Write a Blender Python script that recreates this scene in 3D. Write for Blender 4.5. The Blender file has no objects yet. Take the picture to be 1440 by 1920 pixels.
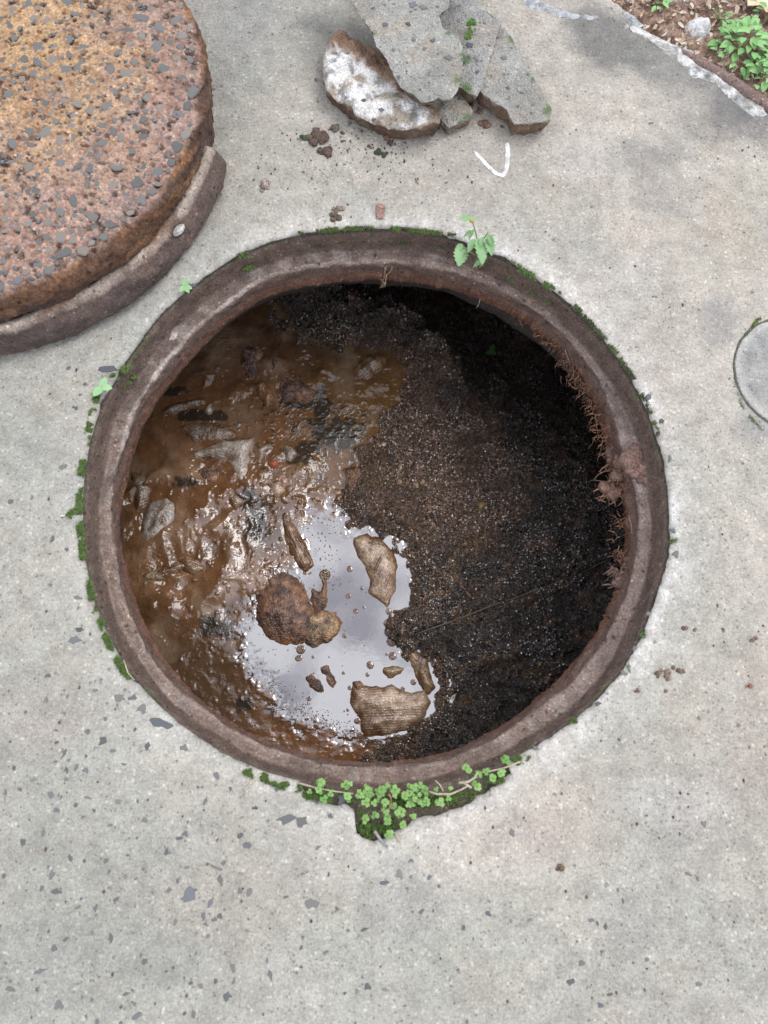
import bpy, math, random
import numpy as np
from mathutils import Vector, Matrix
from mathutils.geometry import delaunay_2d_cdt
random.seed(7); RNG = np.random.default_rng(7)
S = bpy.context.scene
COL = S.collection

# ------------------------------------------------------------------ camera
CAM = np.array([-0.04674, -0.29466, 0.96695]); TX, TY = 0.255158, -0.05357; FPX = 1387.0
def _rot():
    c, s = math.cos(TX), math.sin(TX); rx = np.array([[1,0,0],[0,c,-s],[0,s,c]])
    c, s = math.cos(TY), math.sin(TY); ry = np.array([[c,0,s],[0,1,0],[-s,0,c]])
    return ry @ rx
CM = _rot()
cd = bpy.data.cameras.new('camera'); cam = bpy.data.objects.new('camera', cd); COL.objects.link(cam)
mm = Matrix([list(r) for r in CM]).to_4x4(); mm.translation = Vector(CAM); cam.matrix_world = mm
cd.sensor_fit = 'VERTICAL'; cd.sensor_height = 36.0; cd.sensor_width = 27.0; cd.lens = FPX/1920*36.0
cd.clip_start = 0.01; cd.clip_end = 500.0
cd.dof.use_dof = True; cd.dof.focus_distance = 1.34; cd.dof.aperture_fstop = 7.0
S.camera = cam

# ------------------------------------------------------------------ light
SUN_EL, SUN_AZ = math.radians(58), math.radians(38)      # azimuth from +x towards +y
W = bpy.data.worlds.new('World'); S.world = W; W.use_nodes = True
nt = W.node_tree; N = nt.nodes; L = nt.links; N.clear()
sky = N.new('ShaderNodeTexSky'); sky.sky_type = 'NISHITA'; sky.sun_disc = False
sky.sun_elevation = SUN_EL; sky.sun_rotation = math.pi/2 - SUN_AZ
tc = N.new('ShaderNodeTexCoord')
cn = N.new('ShaderNodeTexNoise'); cn.inputs['Scale'].default_value = 8.5; cn.inputs['Detail'].default_value = 6; cn.inputs['Distortion'].default_value = .4
L.new(tc.outputs['Generated'], cn.inputs['Vector'])
cr = N.new('ShaderNodeValToRGB'); e = cr.color_ramp.elements
e[0].position = .36; e[0].color = (.30,.30,.30,1); e[1].position = .55; e[1].color = (.97,.97,.97,1)
L.new(cn.outputs['Fac'], cr.inputs['Fac'])
mx = N.new('ShaderNodeMix'); mx.data_type = 'RGBA'
L.new(cr.outputs['Color'], mx.inputs['Factor'])
L.new(sky.outputs['Color'], mx.inputs[6]); mx.inputs[7].default_value = (11.3,11.7,12.9,1)
bg = N.new('ShaderNodeBackground'); bg.inputs['Strength'].default_value = 0.1
L.new(mx.outputs[2], bg.inputs['Color'])
wo = N.new('ShaderNodeOutputWorld'); L.new(bg.outputs[0], wo.inputs['Surface'])
sd = bpy.data.lights.new('sun', 'SUN'); sd.energy = 1.1; sd.angle = math.radians(32); sd.color = (1,.965,.92)
so = bpy.data.objects.new('sun', sd); COL.objects.link(so)
dirv = Vector((math.cos(SUN_EL)*math.cos(SUN_AZ), math.cos(SUN_EL)*math.sin(SUN_AZ), math.sin(SUN_EL)))
so.rotation_euler = dirv.to_track_quat('Z', 'Y').to_euler(); so.location = (1.5, 1.2, 3)
S.view_settings.view_transform = 'Standard'; S.view_settings.look = 'None'
S.view_settings.gamma = 1.0; S.view_settings.use_curve_mapping = False
S.view_settings.exposure = 0.44

# ------------------------------------------------------------------ helpers
def G(px, py, z=0.0):
    """point of the place seen at photograph pixel (px, py) on the level z"""
    px = np.asarray(px, float); py = np.asarray(py, float); z = np.broadcast_to(np.asarray(z, float), px.shape)
    d = np.stack([(px-720)/FPX, -(py-960)/FPX, -np.ones_like(px)], -1) @ CM.T
    t = (z-CAM[2])/d[..., 2]
    return CAM + d*t[..., None]
def PROJ(x, y, z):
    c = (np.stack([x, y, np.broadcast_to(z, np.shape(x))], -1)-CAM) @ CM
    return 720-FPX*c[..., 0]/c[..., 2], 960+FPX*c[..., 1]/c[..., 2]

def vnoise(x, y, s, seed=0):
    x = np.asarray(x, float)*s+seed*13.7; y = np.asarray(y, float)*s-seed*7.3
    xi = np.floor(x).astype(np.int64); yi = np.floor(y).astype(np.int64); fx = x-xi; fy = y-yi
    fx = fx*fx*fx*(fx*(fx*6-15)+10); fy = fy*fy*fy*(fy*(fy*6-15)+10)
    def h(a, b):
        n = (a*374761393+b*668265263+seed*1442695041) & 0xffffffff
        n = ((n ^ (n >> 13))*1274126177) & 0xffffffff
        n = ((n ^ (n >> 16))*2246822519) & 0xffffffff
        return ((n ^ (n >> 15)) & 0xffff)/65535.0*2-1
    return (h(xi, yi)*(1-fx)+h(xi+1, yi)*fx)*(1-fy)+(h(xi, yi+1)*(1-fx)+h(xi+1, yi+1)*fx)*fy
def fbm(x, y, s, o=4, seed=0, g=.5):
    r = 0; a = 1; t = 0
    for i in range(o):
        r = r+a*vnoise(x, y, s*2.03**i, seed+i*11); t += a; a *= g
    return r/t
def ss(a, b, x):
    t = np.clip((x-a)/(b-a), 0, 1); return t*t*(3-2*t)
def lerp(a, b, t):
    t = np.asarray(t)[..., None] if np.ndim(t) else t
    return np.asarray(a)*(1-t)+np.asarray(b)*t

def mesh(name, v, f, mat, cols=None, parent=None, smooth=True, attrs=None, link=True):
    me = bpy.data.meshes.new(name); v = np.asarray(v, np.float32).reshape(-1, 3)
    if isinstance(f, np.ndarray):
        n = f.shape[1]; me.vertices.add(len(v)); me.vertices.foreach_set('co', v.ravel())
        me.loops.add(f.size); me.loops.foreach_set('vertex_index', f.astype(np.int32).ravel())
        me.polygons.add(len(f)); me.polygons.foreach_set('loop_start', np.arange(0, f.size, n, dtype=np.int32))
        me.polygons.foreach_set('loop_total', np.full(len(f), n, np.int32)); me.update(calc_edges=True)
    else:
        me.from_pydata([tuple(map(float, p)) for p in v], [], f)
    if smooth: me.polygons.foreach_set('use_smooth', np.ones(len(me.polygons), bool))
    if cols is not None:
        a = me.color_attributes.new('Col', 'FLOAT_COLOR', 'POINT')
        c = np.ones((len(v), 4), np.float32); c[:, :3] = cols; a.data.foreach_set('color', c.ravel())
    for k, arr in (attrs or {}).items():
        a = me.attributes.new(k, 'FLOAT', 'POINT'); a.data.foreach_set('value', np.asarray(arr, np.float32))
    for m in (mat if isinstance(mat, (list, tuple)) else [mat]): me.materials.append(m)
    me.validate(); me.update()
    if not link: return me
    o = bpy.data.objects.new(name, me); COL.objects.link(o)
    if parent: o.parent = parent
    return o
def tag(o, label=None, cat=None, group=None, kind=None):
    if label: o['label'] = label
    if cat: o['category'] = cat
    if group: o['group'] = group
    if kind: o['kind'] = kind
    return o
def empty(name, loc, label, cat, group=None):
    o = bpy.data.objects.new(name, None); o.location = [float(c) for c in loc]; o.empty_display_size = .02; COL.objects.link(o)
    return tag(o, label, cat, group)
def inst(me, name, parent, loc, rot=(0,0,0), sc=(1,1,1)):
    o = bpy.data.objects.new(name, me); COL.objects.link(o)
    if parent: o.parent = parent
    o.location = [float(c) for c in loc]; o.rotation_euler = [float(c) for c in rot]; o.scale = [float(c) for c in sc]; return o

def polar_interp(pts, c=(0, 0)):
    a = np.arctan2(pts[:, 1]-c[1], pts[:, 0]-c[0]); r = np.hypot(pts[:, 0]-c[0], pts[:, 1]-c[1])
    i = np.argsort(a); a, r = a[i], r[i]
    a3 = np.r_[a-2*np.pi, a, a+2*np.pi]; r3 = np.r_[r, r, r]
    t = np.linspace(-np.pi, np.pi, 721); rr = np.interp(t, a3, r3)
    k = np.hanning(25); k /= k.sum(); rr2 = np.convolve(np.r_[rr[-61:-1], rr, rr[1:61]], k, 'same')[60:-60]
    return lambda th: np.interp((np.asarray(th)+np.pi) % (2*np.pi)-np.pi, t, rr2)
def grid_faces(nr, nc, wrap=False):
    i = np.arange(nr-1)[:, None]; j = np.arange(nc if wrap else nc-1)[None, :]; j2 = (j+1) % nc
    return np.stack([i*nc+j, i*nc+j2, (i+1)*nc+j2, (i+1)*nc+j], -1).reshape(-1, 4)

def seg_dist(P, poly):
    """distance to a closed outline, positive inside"""
    x, y = P[:, 0], P[:, 1]; d = np.full(len(P), 1e9); ins = np.zeros(len(P), bool)
    for (ax, ay), (bx, by) in zip(poly, np.roll(poly, -1, 0)):
        vx, vy = bx-ax, by-ay; t = np.clip(((x-ax)*vx+(y-ay)*vy)/(vx*vx+vy*vy+1e-12), 0, 1)
        d = np.minimum(d, np.hypot(x-ax-t*vx, y-ay-t*vy))
        cond = (ay > y) != (by > y)
        with np.errstate(all='ignore'): ins ^= cond & (x < (bx-ax)*(y-ay)/(by-ay+1e-30)+ax)
    return np.where(ins, d, -d)
def line_dist(x, y, pts):
    d = np.full(np.shape(x), 1e9)
    for (ax, ay), (bx, by) in zip(pts[:-1], pts[1:]):
        vx, vy = bx-ax, by-ay; t = np.clip(((x-ax)*vx+(y-ay)*vy)/(vx*vx+vy*vy+1e-12), 0, 1)
        d = np.minimum(d, np.hypot(x-ax-t*vx, y-ay-t*vy))
    return d
def refine(poly, step, amp, seed, closed=True):
    out = []; P = np.asarray(poly, float); n = len(P)
    for i in range(n if closed else n-1):
        a, b = P[i], P[(i+1) % n]; l = np.hypot(*(b-a)); k = max(1, int(l/step))
        nrm = np.array([-(b-a)[1], (b-a)[0]])/(l+1e-9)
        for j in range(k):
            p = a+(b-a)*j/k
            o = (fbm(p[0], p[1], 1/(step*5), 4, seed, .7))*amp
            out.append(p+nrm*o)
    if not closed: out.append(P[-1])
    return np.array(out)
def tri_fill(outline, step, seed=0):
    lo, hi = outline.min(0), outline.max(0); r = np.random.default_rng(seed)
    gx, gy = np.meshgrid(np.arange(lo[0], hi[0], step), np.arange(lo[1], hi[1], step))
    P = np.c_[gx.ravel(), gy.ravel()]; P = P+r.uniform(-.32, .32, P.shape)*step
    P = P[seg_dist(P, outline) > step*.55] if len(P) else P
    V = [Vector((float(a), float(b))) for a, b in np.r_[outline, P]]
    vo, eo, fo, *_ = delaunay_2d_cdt(V, [], [list(range(len(outline)))], 1, 1e-7)
    V = np.array([(p.x, p.y) for p in vo])
    f = []
    for t in fo:
        a, b, c = V[t[0]], V[t[1]], V[t[2]]
        ar = (b[0]-a[0])*(c[1]-a[1])-(b[1]-a[1])*(c[0]-a[0])
        if abs(ar) > 1e-12: f.append(tuple(t) if ar > 0 else (t[0], t[2], t[1]))
    return V, f

def tube_arrays(pts, rad, n=6):
    pts = np.asarray(pts, float); m = len(pts); rad = np.broadcast_to(rad, (m,))
    T = np.gradient(pts, axis=0); T /= np.linalg.norm(T, axis=1)[:, None]+1e-9
    ref = np.array([0., 0, 1]) if abs(T[0][2]) < .9 else np.array([1., 0, 0]); V = []
    for p, t, r in zip(pts, T, rad):
        u = np.cross(ref, t); u /= np.linalg.norm(u)+1e-9; w = np.cross(t, u)
        for k in range(n):
            a = 2*math.pi*k/n; V.append(p+r*(math.cos(a)*u+math.sin(a)*w))
    F = [(i*n+k, i*n+(k+1) % n, (i+1)*n+(k+1) % n, (i+1)*n+k) for i in range(m-1) for k in range(n)]
    F += [tuple(range(n-1, -1, -1)), tuple((m-1)*n+k for k in range(n))]
    return np.array(V), F
def join(lst):
    V, F, C, o = [], [], [], 0
    for it in lst:
        v, f = it[0], it[1]; V.append(v); F += [tuple(i+o for i in g) for g in f]; o += len(v)
        C.append(np.broadcast_to(np.asarray(it[2] if len(it) > 2 else (1, 1, 1), float), (len(v), 3)))
    return np.concatenate(V), F, np.concatenate(C)
def wander(p, q, n, amp, rnd=RNG):
    t = np.linspace(0, 1, n)[:, None]; b = np.asarray(p)*(1-t)+np.asarray(q)*t
    w = np.cumsum(rnd.normal(0, 1, (n, 3)), 0); w -= w[0]+(w[-1]-w[0])*t; return b+w*amp

# ------------------------------------------------------------------ materials
def material(name, base=None, rough=.8, ior=1.45, colnoise=(), bumps=(), rand=None, coat=0, sss=0, rattr=None, wave=None, bumpattr=None, roughnoise=None, iattr=None, transl=0, pits=None, coords='Object'):
    m = bpy.data.materials.new(name); m.use_nodes = True; nt = m.node_tree; N = nt.nodes; L = nt.links; N.clear()
    out = N.new('ShaderNodeOutputMaterial'); b = N.new('ShaderNodeBsdfPrincipled'); L.new(b.outputs[0], out.inputs[0])
    tc = N.new('ShaderNodeTexCoord'); co = tc.outputs[coords]
    def noise(scale, detail=3, dist=0, rough_=.55):
        n = N.new('ShaderNodeTexNoise'); n.inputs['Scale'].default_value = scale; n.inputs['Detail'].default_value = detail
        n.inputs['Roughness'].default_value = rough_; n.inputs['Distortion'].default_value = dist; L.new(co, n.inputs['Vector']); return n.outputs['Fac']
    if rand:
        oi = N.new('ShaderNodeObjectInfo'); r = N.new('ShaderNodeValToRGB'); r.color_ramp.interpolation = 'LINEAR'
        L.new(oi.outputs['Random'], r.inputs['Fac']); els = r.color_ramp.elements
        while len(els) < len(rand): els.new(.5)
        for i, c in enumerate(rand): els[i].position = i/(len(rand)-1); els[i].color = (*c, 1)
        col = r.outputs['Color']
    elif base is None:
        a = N.new('ShaderNodeAttribute'); a.attribute_name = 'Col'; col = a.outputs['Color']
    else:
        a = N.new('ShaderNodeRGB'); a.outputs[0].default_value = (*base, 1); col = a.outputs[0]
    def mixmul(col, fac_socket, lo, hi, c0, c1, mode='MULTIPLY'):
        r = N.new('ShaderNodeValToRGB'); e = r.color_ramp.elements; e[0].position = lo; e[0].color = (*c0, 1); e[1].position = hi; e[1].color = (*c1, 1)
        L.new(fac_socket, r.inputs['Fac']); x = N.new('ShaderNodeMix'); x.data_type = 'RGBA'; x.blend_type = mode; x.inputs['Factor'].default_value = 1
        L.new(col, x.inputs[6]); L.new(r.outputs['Color'], x.inputs[7]); return x.outputs[2]
    for (sc, det, lo, hi, c0, c1) in colnoise: col = mixmul(col, noise(sc, det), lo, hi, c0, c1)
    if pits:
        for (sc, th, c0) in pits:
            v = N.new('ShaderNodeTexVoronoi'); v.inputs['Scale'].default_value = sc; v.inputs['Randomness'].default_value = 1; L.new(co, v.inputs['Vector'])
            q = noise(sc*2.5, 2); md = N.new('ShaderNodeMath'); md.operation = 'MULTIPLY_ADD'; md.inputs[1].default_value = .30; hd = N.new('ShaderNodeMath'); hd.operation = 'MULTIPLY'; hd.inputs[1].default_value = .5; L.new(v.outputs['Distance'], hd.inputs[0])
            L.new(q, md.inputs[0]); L.new(hd.outputs[0], md.inputs[2])
            sel = N.new('ShaderNodeSeparateColor'); L.new(v.outputs['Color'], sel.inputs[0])
            m2 = N.new('ShaderNodeMath'); m2.operation = 'MULTIPLY_ADD'; m2.inputs[1].default_value = 2.0
            L.new(sel.outputs[0], m2.inputs[0]); L.new(md.outputs[0], m2.inputs[2])
            col = mixmul(col, m2.outputs[0], th, th+.07, c0, (1, 1, 1))
    L.new(col, b.inputs['Base Color'])
    b.inputs['IOR'].default_value = ior; b.inputs['Roughness'].default_value = rough
    if coat:
        b.inputs['Coat Weight'].default_value = coat; b.inputs['Coat Roughness'].default_value = .06; b.inputs['Coat IOR'].default_value = 1.7
    if transl:
        b.inputs['Subsurface Weight'].default_value = transl; b.inputs['Subsurface Radius'].default_value = (.3, .6, .1); b.inputs['Subsurface Scale'].default_value = .002
    if rattr:
        a = N.new('ShaderNodeAttribute'); a.attribute_name = rattr[0]; mr = N.new('ShaderNodeMapRange')
        mr.inputs['To Min'].default_value = rattr[1]; mr.inputs['To Max'].default_value = rattr[2]; L.new(a.outputs['Fac'], mr.inputs['Value']); L.new(mr.outputs[0], b.inputs['Roughness'])
    if iattr:
        a = N.new('ShaderNodeAttribute'); a.attribute_name = iattr[0]; mr = N.new('ShaderNodeMapRange')
        mr.inputs['To Min'].default_value = iattr[1]; mr.inputs['To Max'].default_value = iattr[2]; L.new(a.outputs['Fac'], mr.inputs['Value']); L.new(mr.outputs[0], b.inputs['IOR'])
    if roughnoise:
        sc, r0, r1 = roughnoise; mr = N.new('ShaderNodeMapRange'); mr.inputs['From Min'].default_value = .35; mr.inputs['From Max'].default_value = .65
        mr.inputs['To Min'].default_value = r0; mr.inputs['To Max'].default_value = r1; L.new(noise(sc, 3), mr.inputs['Value']); L.new(mr.outputs[0], b.inputs['Roughness'])
    prev = None
    lst = [('n',)+t for t in bumps]+([('w',)+wave] if wave else [])
    for t in lst:
        bp = N.new('ShaderNodeBump')
        if t[0] == 'n':
            _, sc, st, dist = t[:4]; h = noise(sc, 2 if len(t) < 5 else t[4]); bp.inputs['Strength'].default_value = st; bp.inputs['Distance'].default_value = dist
        else:
            _, sc, st, dist = t; w = N.new('ShaderNodeTexWave'); w.bands_direction = 'Y'; w.inputs['Scale'].default_value = sc; w.inputs['Distortion'].default_value = 4.5
            w.inputs['Detail'].default_value = 2; w.inputs['Detail Scale'].default_value = .35; L.new(co, w.inputs['Vector']); h = w.outputs['Fac']; bp.inputs['Strength'].default_value = st; bp.inputs['Distance'].default_value = dist
        if bumpattr:
            a = N.new('ShaderNodeAttribute'); a.attribute_name = bumpattr; mu = N.new('ShaderNodeMath'); mu.operation = 'MULTIPLY'; L.new(h, mu.inputs[0]); L.new(a.outputs['Fac'], mu.inputs[1]); h = mu.outputs[0]
        L.new(h, bp.inputs['Height'])
        if prev is not None: L.new(prev, bp.inputs['Normal'])
        prev = bp.outputs['Normal']
    if prev is not None: L.new(prev, b.inputs['Normal'])
    return m

M_CONC = material('concrete', rough=.9, colnoise=[(38, 6, .36, .62, (.86,.855,.85), (1.08,1.08,1.07)), (170, 4, .38, .62, (.90,.895,.89), (1.09,1.09,1.09)), (360, 4, .36, .64, (.84,.83,.82), (1.13,1.13,1.13))],
                  bumps=[(120, .35, .004), (330, .5, .003)], pits=[(80, .235, (.50,.48,.46)), (160, .29, (.60,.59,.60)), (240, .42, (1.35,1.33,1.3)), (300, .40, (.66,.63,.60))])
M_STONE = material('blue_grey_aggregate', rand=[(.085,.088,.095), (.13,.135,.145), (.19,.18,.165), (.16,.165,.175), (.11,.105,.10), (.22,.21,.195)], rough=.75,
                   colnoise=[(600, 3, .35, .65, (.8,.8,.8), (1.2,1.2,1.2))], bumps=[(900, .4, .001)])
M_LIDSTONE = material('lid_aggregate', rand=[(.12,.135,.145), (.16,.175,.18), (.14,.155,.16), (.11,.12,.125), (.22,.225,.22), (.19,.18,.16)], rough=.8,
                   colnoise=[(300, 3, .35, .7, (.8,.78,.76), (1.2,1.2,1.2)), (110, 3, .46, .62, (.97,.99,1.0), (1.6,1.2,.95))], bumps=[(700, .5, .0012)])
M_LID = material('rusty_concrete', rough=.93, colnoise=[(70, 5, .33, .66, (.74,.68,.66), (1.2,1.2,1.2)), (230, 3, .36, .64, (.72,.68,.66), (1.22,1.2,1.18)), (700, 2, .3, .7, (.75,.75,.75), (1.22,1.22,1.22))],
                 bumps=[(150, .7, .006), (420, .6, .003), (1000, .3, .001)], pits=[(130, .40, (.42,.36,.33)), (260, .42, (1.5,1.35,1.2))])
M_RING = material('muddy_frame', rough=.85, colnoise=[(60, 5, .35, .65, (.78,.76,.75), (1.18,1.18,1.18)), (330, 4, .33, .67, (.66,.65,.65), (1.3,1.28,1.26)), (1000, 2, .3, .7, (.8,.8,.8), (1.2,1.2,1.2))],
                  bumps=[(90, .5, .006), (300, .6, .004), (900, .5, .0015)], pits=[(240, .36, (2.0,1.85,1.7)), (160, .36, (.5,.45,.42))])
M_SOIL = material('dry_soil', rough=.95, colnoise=[(90, 5, .35, .65, (.7,.68,.66), (1.25,1.25,1.25)), (450, 4, .33, .67, (.6,.6,.6), (1.4,1.38,1.35))], bumps=[(120, .9, .008), (500, .8, .004)])
M_DARKWALL = material('pit_masonry', base=(.07,.06,.05), rough=.8, colnoise=[(18, 5, .3, .7, (.6,.6,.6), (1.3,1.3,1.3))], bumps=[(60, .6, .01)])
M_LIQ = material('murky_liquid', rough=.05, ior=2.35, rattr=('rg', .03, .13), iattr=('film', 1.6, 4.0), colnoise=[(45, 4, .35, .65, (.82,.80,.78), (1.14,1.14,1.14)), (260, 3, .35, .65, (.86,.85,.84), (1.12,1.12,1.12))],
                 bumps=[(110, .8, .0042, 1), (260, .8, .0026, 1), (560, .6, .0010, 1)], bumpattr='rg')
M_COMP = material('wet_compost', rough=.16, ior=2.4, roughnoise=(240, .05, .26), colnoise=[(260, 4, .36, .64, (.5,.48,.46), (1.55,1.5,1.45)), (700, 2, .35, .65, (.55,.55,.55), (1.6,1.6,1.6))],
                  bumps=[(110, .9, .012, 2), (260, 1.0, .010, 1), (520, 1.0, .006, 1)])
M_RAG = material('wet_cloth', rough=.17, ior=1.9, colnoise=[(40, 4, .35, .65, (.62,.55,.48), (1.2,1.2,1.2)), (300, 3, .35, .65, (.75,.73,.7), (1.2,1.2,1.2))], bumps=[(80, .6, .006), (260, .6, .003), (700, .4, .0012)], wave=(70, .32, .0010))
M_LUMP = material('wet_lump', rough=.2, ior=1.9, colnoise=[(38, 4, .38, .6, (.42,.36,.36), (1.5,1.35,1.2)), (110, 4, .35, .65, (.55,.5,.5), (1.3,1.25,1.22)), (420, 3, .35, .65, (.6,.6,.6), (1.35,1.35,1.35))], bumps=[(120, .8, .006), (380, .9, .004)])
M_BUB = material('foam_bubble', base=(.16,.09,.045), rough=.05, ior=2.0)
M_MOSS = material('moss', rough=.85, colnoise=[(300, 3, .3, .7, (.6,.6,.6), (1.4,1.4,1.4))])
M_LEAF = material('leaf_green', rand=[(.15,.33,.09), (.20,.42,.13), (.27,.50,.18), (.18,.36,.12)], rough=.5, transl=.15, colnoise=[(250, 3, .35, .65, (.8,.82,.8), (1.18,1.15,1.15))])
M_PALE = material('pale_leaf', rand=[(.27,.47,.21), (.33,.52,.26), (.29,.48,.26)], rough=.5, transl=.2, colnoise=[(250, 3, .35, .65, (.85,.87,.85), (1.12,1.1,1.1))])
M_CLV = material('clover_green', rand=[(.13,.27,.06), (.19,.35,.09), (.25,.42,.13), (.16,.30,.07), (.22,.36,.10)], rough=.55, transl=.15)
M_WEEDL = material('weed_leaf', rand=[(.16,.31,.11), (.25,.42,.20), (.13,.25,.07), (.22,.38,.18)], rough=.5, transl=.15, colnoise=[(250, 3, .35, .65, (.8,.82,.8), (1.18,1.15,1.15))])
M_STEM = material('plant_stem', base=(.24,.27,.13), rough=.7)
M_DRY = material('dry_stalk', base=(.48,.42,.30), rough=.8, colnoise=[(200, 3, .3, .7, (.7,.7,.7), (1.2,1.2,1.2))])
M_ROOT = material('root', rough=.85, colnoise=[(300, 3, .3, .7, (.7,.7,.7), (1.25,1.25,1.25))])
M_CLOD = material('soil_clod', rough=.92, colnoise=[(200, 4, .33, .66, (.55,.52,.5), (1.3,1.3,1.3)), (700, 2, .3, .7, (.7,.7,.7), (1.25,1.25,1.25))], bumps=[(250, .8, .005), (700, .6, .002)])
M_PIECE = material('broken_concrete', rough=.92, colnoise=[(70, 5, .35, .65, (.86,.85,.84), (1.1,1.1,1.1)), (420, 4, .35, .65, (.76,.75,.74), (1.2,1.2,1.2)), (1100, 2, .3, .7, (.8,.8,.8), (1.15,1.15,1.15))],
                   bumps=[(60, .7, .008), (200, .9, .006), (420, .8, .003)], pits=[(150, .38, (.5,.5,.52)), (260, .42, (1.35,1.33,1.3))])
M_WHITE = material('white_mortar', rough=.9, colnoise=[(90, 4, .38, .62, (.62,.60,.58), (1.12,1.12,1.12)), (420, 3, .35, .65, (.78,.78,.78), (1.1,1.1,1.1))], bumps=[(200, .7, .005), (600, .5, .002)])
M_SEED = material('pale_seed', base=(.72,.66,.5), rough=.5)

# ------------------------------------------------------------------ outlines measured on the photograph
OUT = np.array([(700,427),(830,437),(920,475),(1000,520),(1060,560),(1150,660),(1200,740),(1240,850),(1255,950),(1250,1050),(1230,1120),(1175,1245),(1100,1330),(1000,1400),(900,1450),(800,1478),(700,1487),(600,1470),(480,1440),(400,1400),(330,1350),(250,1270),(185,1150),(160,1050),(155,970),(165,850),(185,770),(230,690),(300,590),(370,530),(440,480),(530,445),(610,432)], float)
INN = np.array([(730,522),(620,528),(500,555),(420,610),(350,680),(280,770),(240,880),(225,980),(240,1080),(280,1200),(350,1290),(430,1355),(520,1400),(620,1425),(700,1430),(800,1420),(900,1385),(1000,1320),(1080,1240),(1130,1170),(1165,1080),(1175,950),(1145,860),(1120,760),(1070,680),(1000,610),(930,570),(850,540),(790,528)], float)
go = G(OUT[:, 0], OUT[:, 1], 0); gi = G(INN[:, 0], INN[:, 1], -.09)
R_OUT = polar_interp(go[:, :2]); R_IN = polar_interp(gi[:, :2])
# the concrete's own broken edge: follows the frame, chipped away at the clover notch
NOTCH = np.array([(560,1475),(590,1500),(640,1507),(665,1520),(668,1560),(700,1580),(740,1562),(775,1535),(830,1525),(880,1505),(920,1478),(960,1450)], float)
gn = G(NOTCH[:, 0], NOTCH[:, 1], 0); na = np.arctan2(gn[:, 1], gn[:, 0]); nr = np.hypot(gn[:, 0], gn[:, 1]); ii = np.argsort(na); na, nr = na[ii], nr[ii]
def R_EDGE(th):
    th = (np.asarray(th)+np.pi) % (2*np.pi)-np.pi
    x, y = np.cos(th)*.4, np.sin(th)*.4
    base = R_OUT(th)+.0003+np.maximum(0, fbm(x, y, 55, 4, 3, .6))*.0035+np.maximum(0, fbm(x, y, 12, 2, 5)-.35)*.010
    nt_ = np.interp(th, na, nr, left=0, right=0)+fbm(x, y, 90, 3, 8)*.004
    return np.maximum(base, nt_)

# slab edge towards the soil (top right)
EDGE_PX = np.array([(900,-420),(1060,-120),(1140,-12),(1178,28),(1200,55),(1250,86),(1290,104),(1350,140),(1400,172),(1440,196),(1560,280),(1800,470)], float)
EDGE = G(EDGE_PX[:, 0], EDGE_PX[:, 1], 0)[:, :2]
def edge_sd(x, y):
    """distance to the slab edge, positive on the soil side"""
    d = line_dist(x, y, EDGE); a, b = EDGE[0], EDGE[-1]
    best = np.full(np.shape(x), 1e9); sgn = np.ones(np.shape(x))
    for (ax, ay), (bx, by) in zip(EDGE[:-1], EDGE[1:]):
        vx, vy = bx-ax, by-ay; t = ((x-ax)*vx+(y-ay)*vy)/(vx*vx+vy*vy)
        if (ax, ay) != tuple(EDGE[0]): t = np.maximum(t, 0)
        if (bx, by) != tuple(EDGE[-1]): t = np.minimum(t, 1)
        dd = np.hypot(x-ax-t*vx, y-ay-t*vy); cr_ = vx*(y-ay)-vy*(x-ax); m = dd < best
        best = np.where(m, dd, best); sgn = np.where(m, np.sign(cr_), sgn)
    return best*sgn

# ------------------------------------------------------------------ concrete pavement
NA = 1500
th = np.linspace(-np.pi, np.pi, NA, endpoint=False)
rings = np.r_[0, .0015, .004, .008, np.linspace(.012, .9, 250)**1.0, np.geomspace(.95, 40, 26)]
re = R_EDGE(th)
RR = re[None, :]+rings[:, None]; X = RR*np.cos(th); Y = RR*np.sin(th)
Z = np.zeros_like(X)+fbm(X, Y, 5, 3, 21)*.0012+fbm(X, Y, 60, 3, 22)*.00035
Z -= np.exp(-rings[:, None]/.003)*.0035*(1+.5*fbm(X, Y, 60, 2, 31))
sdv = edge_sd(X, Y)+fbm(X, Y, 35, 3, 77)*.005
Z = np.where(sdv > 0, Z-.05*ss(0, .008, sdv), Z)
Z = np.where(RR > 2, 0-.0*Z, Z); Z = np.where((RR > 2) & (sdv > 0), -.05, Z)
PX, PY = PROJ(X, Y, np.zeros_like(X))
warm = np.clip(ss(150, 1000, PX)*(1-ss(1450, 1800, PY)*.6)+.25*fbm(X, Y, 4, 3, 41), 0, 1)
col = lerp((.350,.341,.298), (.412,.377,.326), warm)
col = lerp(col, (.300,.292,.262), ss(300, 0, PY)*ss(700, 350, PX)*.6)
m_ = fbm(X, Y, 9, 4, 42); col = col*(1+m_[..., None]*.12+fbm(X, Y, 4.5, 3, 43)[..., None]*.10)
pk = ss(.05, .5, fbm(X, Y, 14, 3, 52)); col = lerp(col, col*np.array([1.08,.95,.88]), pk*.22)
gk = ss(.05, .5, fbm(X, Y, 7, 3, 53)); col = lerp(col, col*np.array([.90,.94,.94]), gk*.8)
def blot(cx, cy, rx, ry, ang=0, n=.5, seed=0):
    c, s = math.cos(ang), math.sin(ang); dx, dy = PX-cx, PY-cy
    q = np.hypot((dx*c+dy*s)/rx, (-dx*s+dy*c)/ry)+n*fbm(X, Y, 14, 4, 60+seed)
    return ss(1.15, .35, q)
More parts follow.
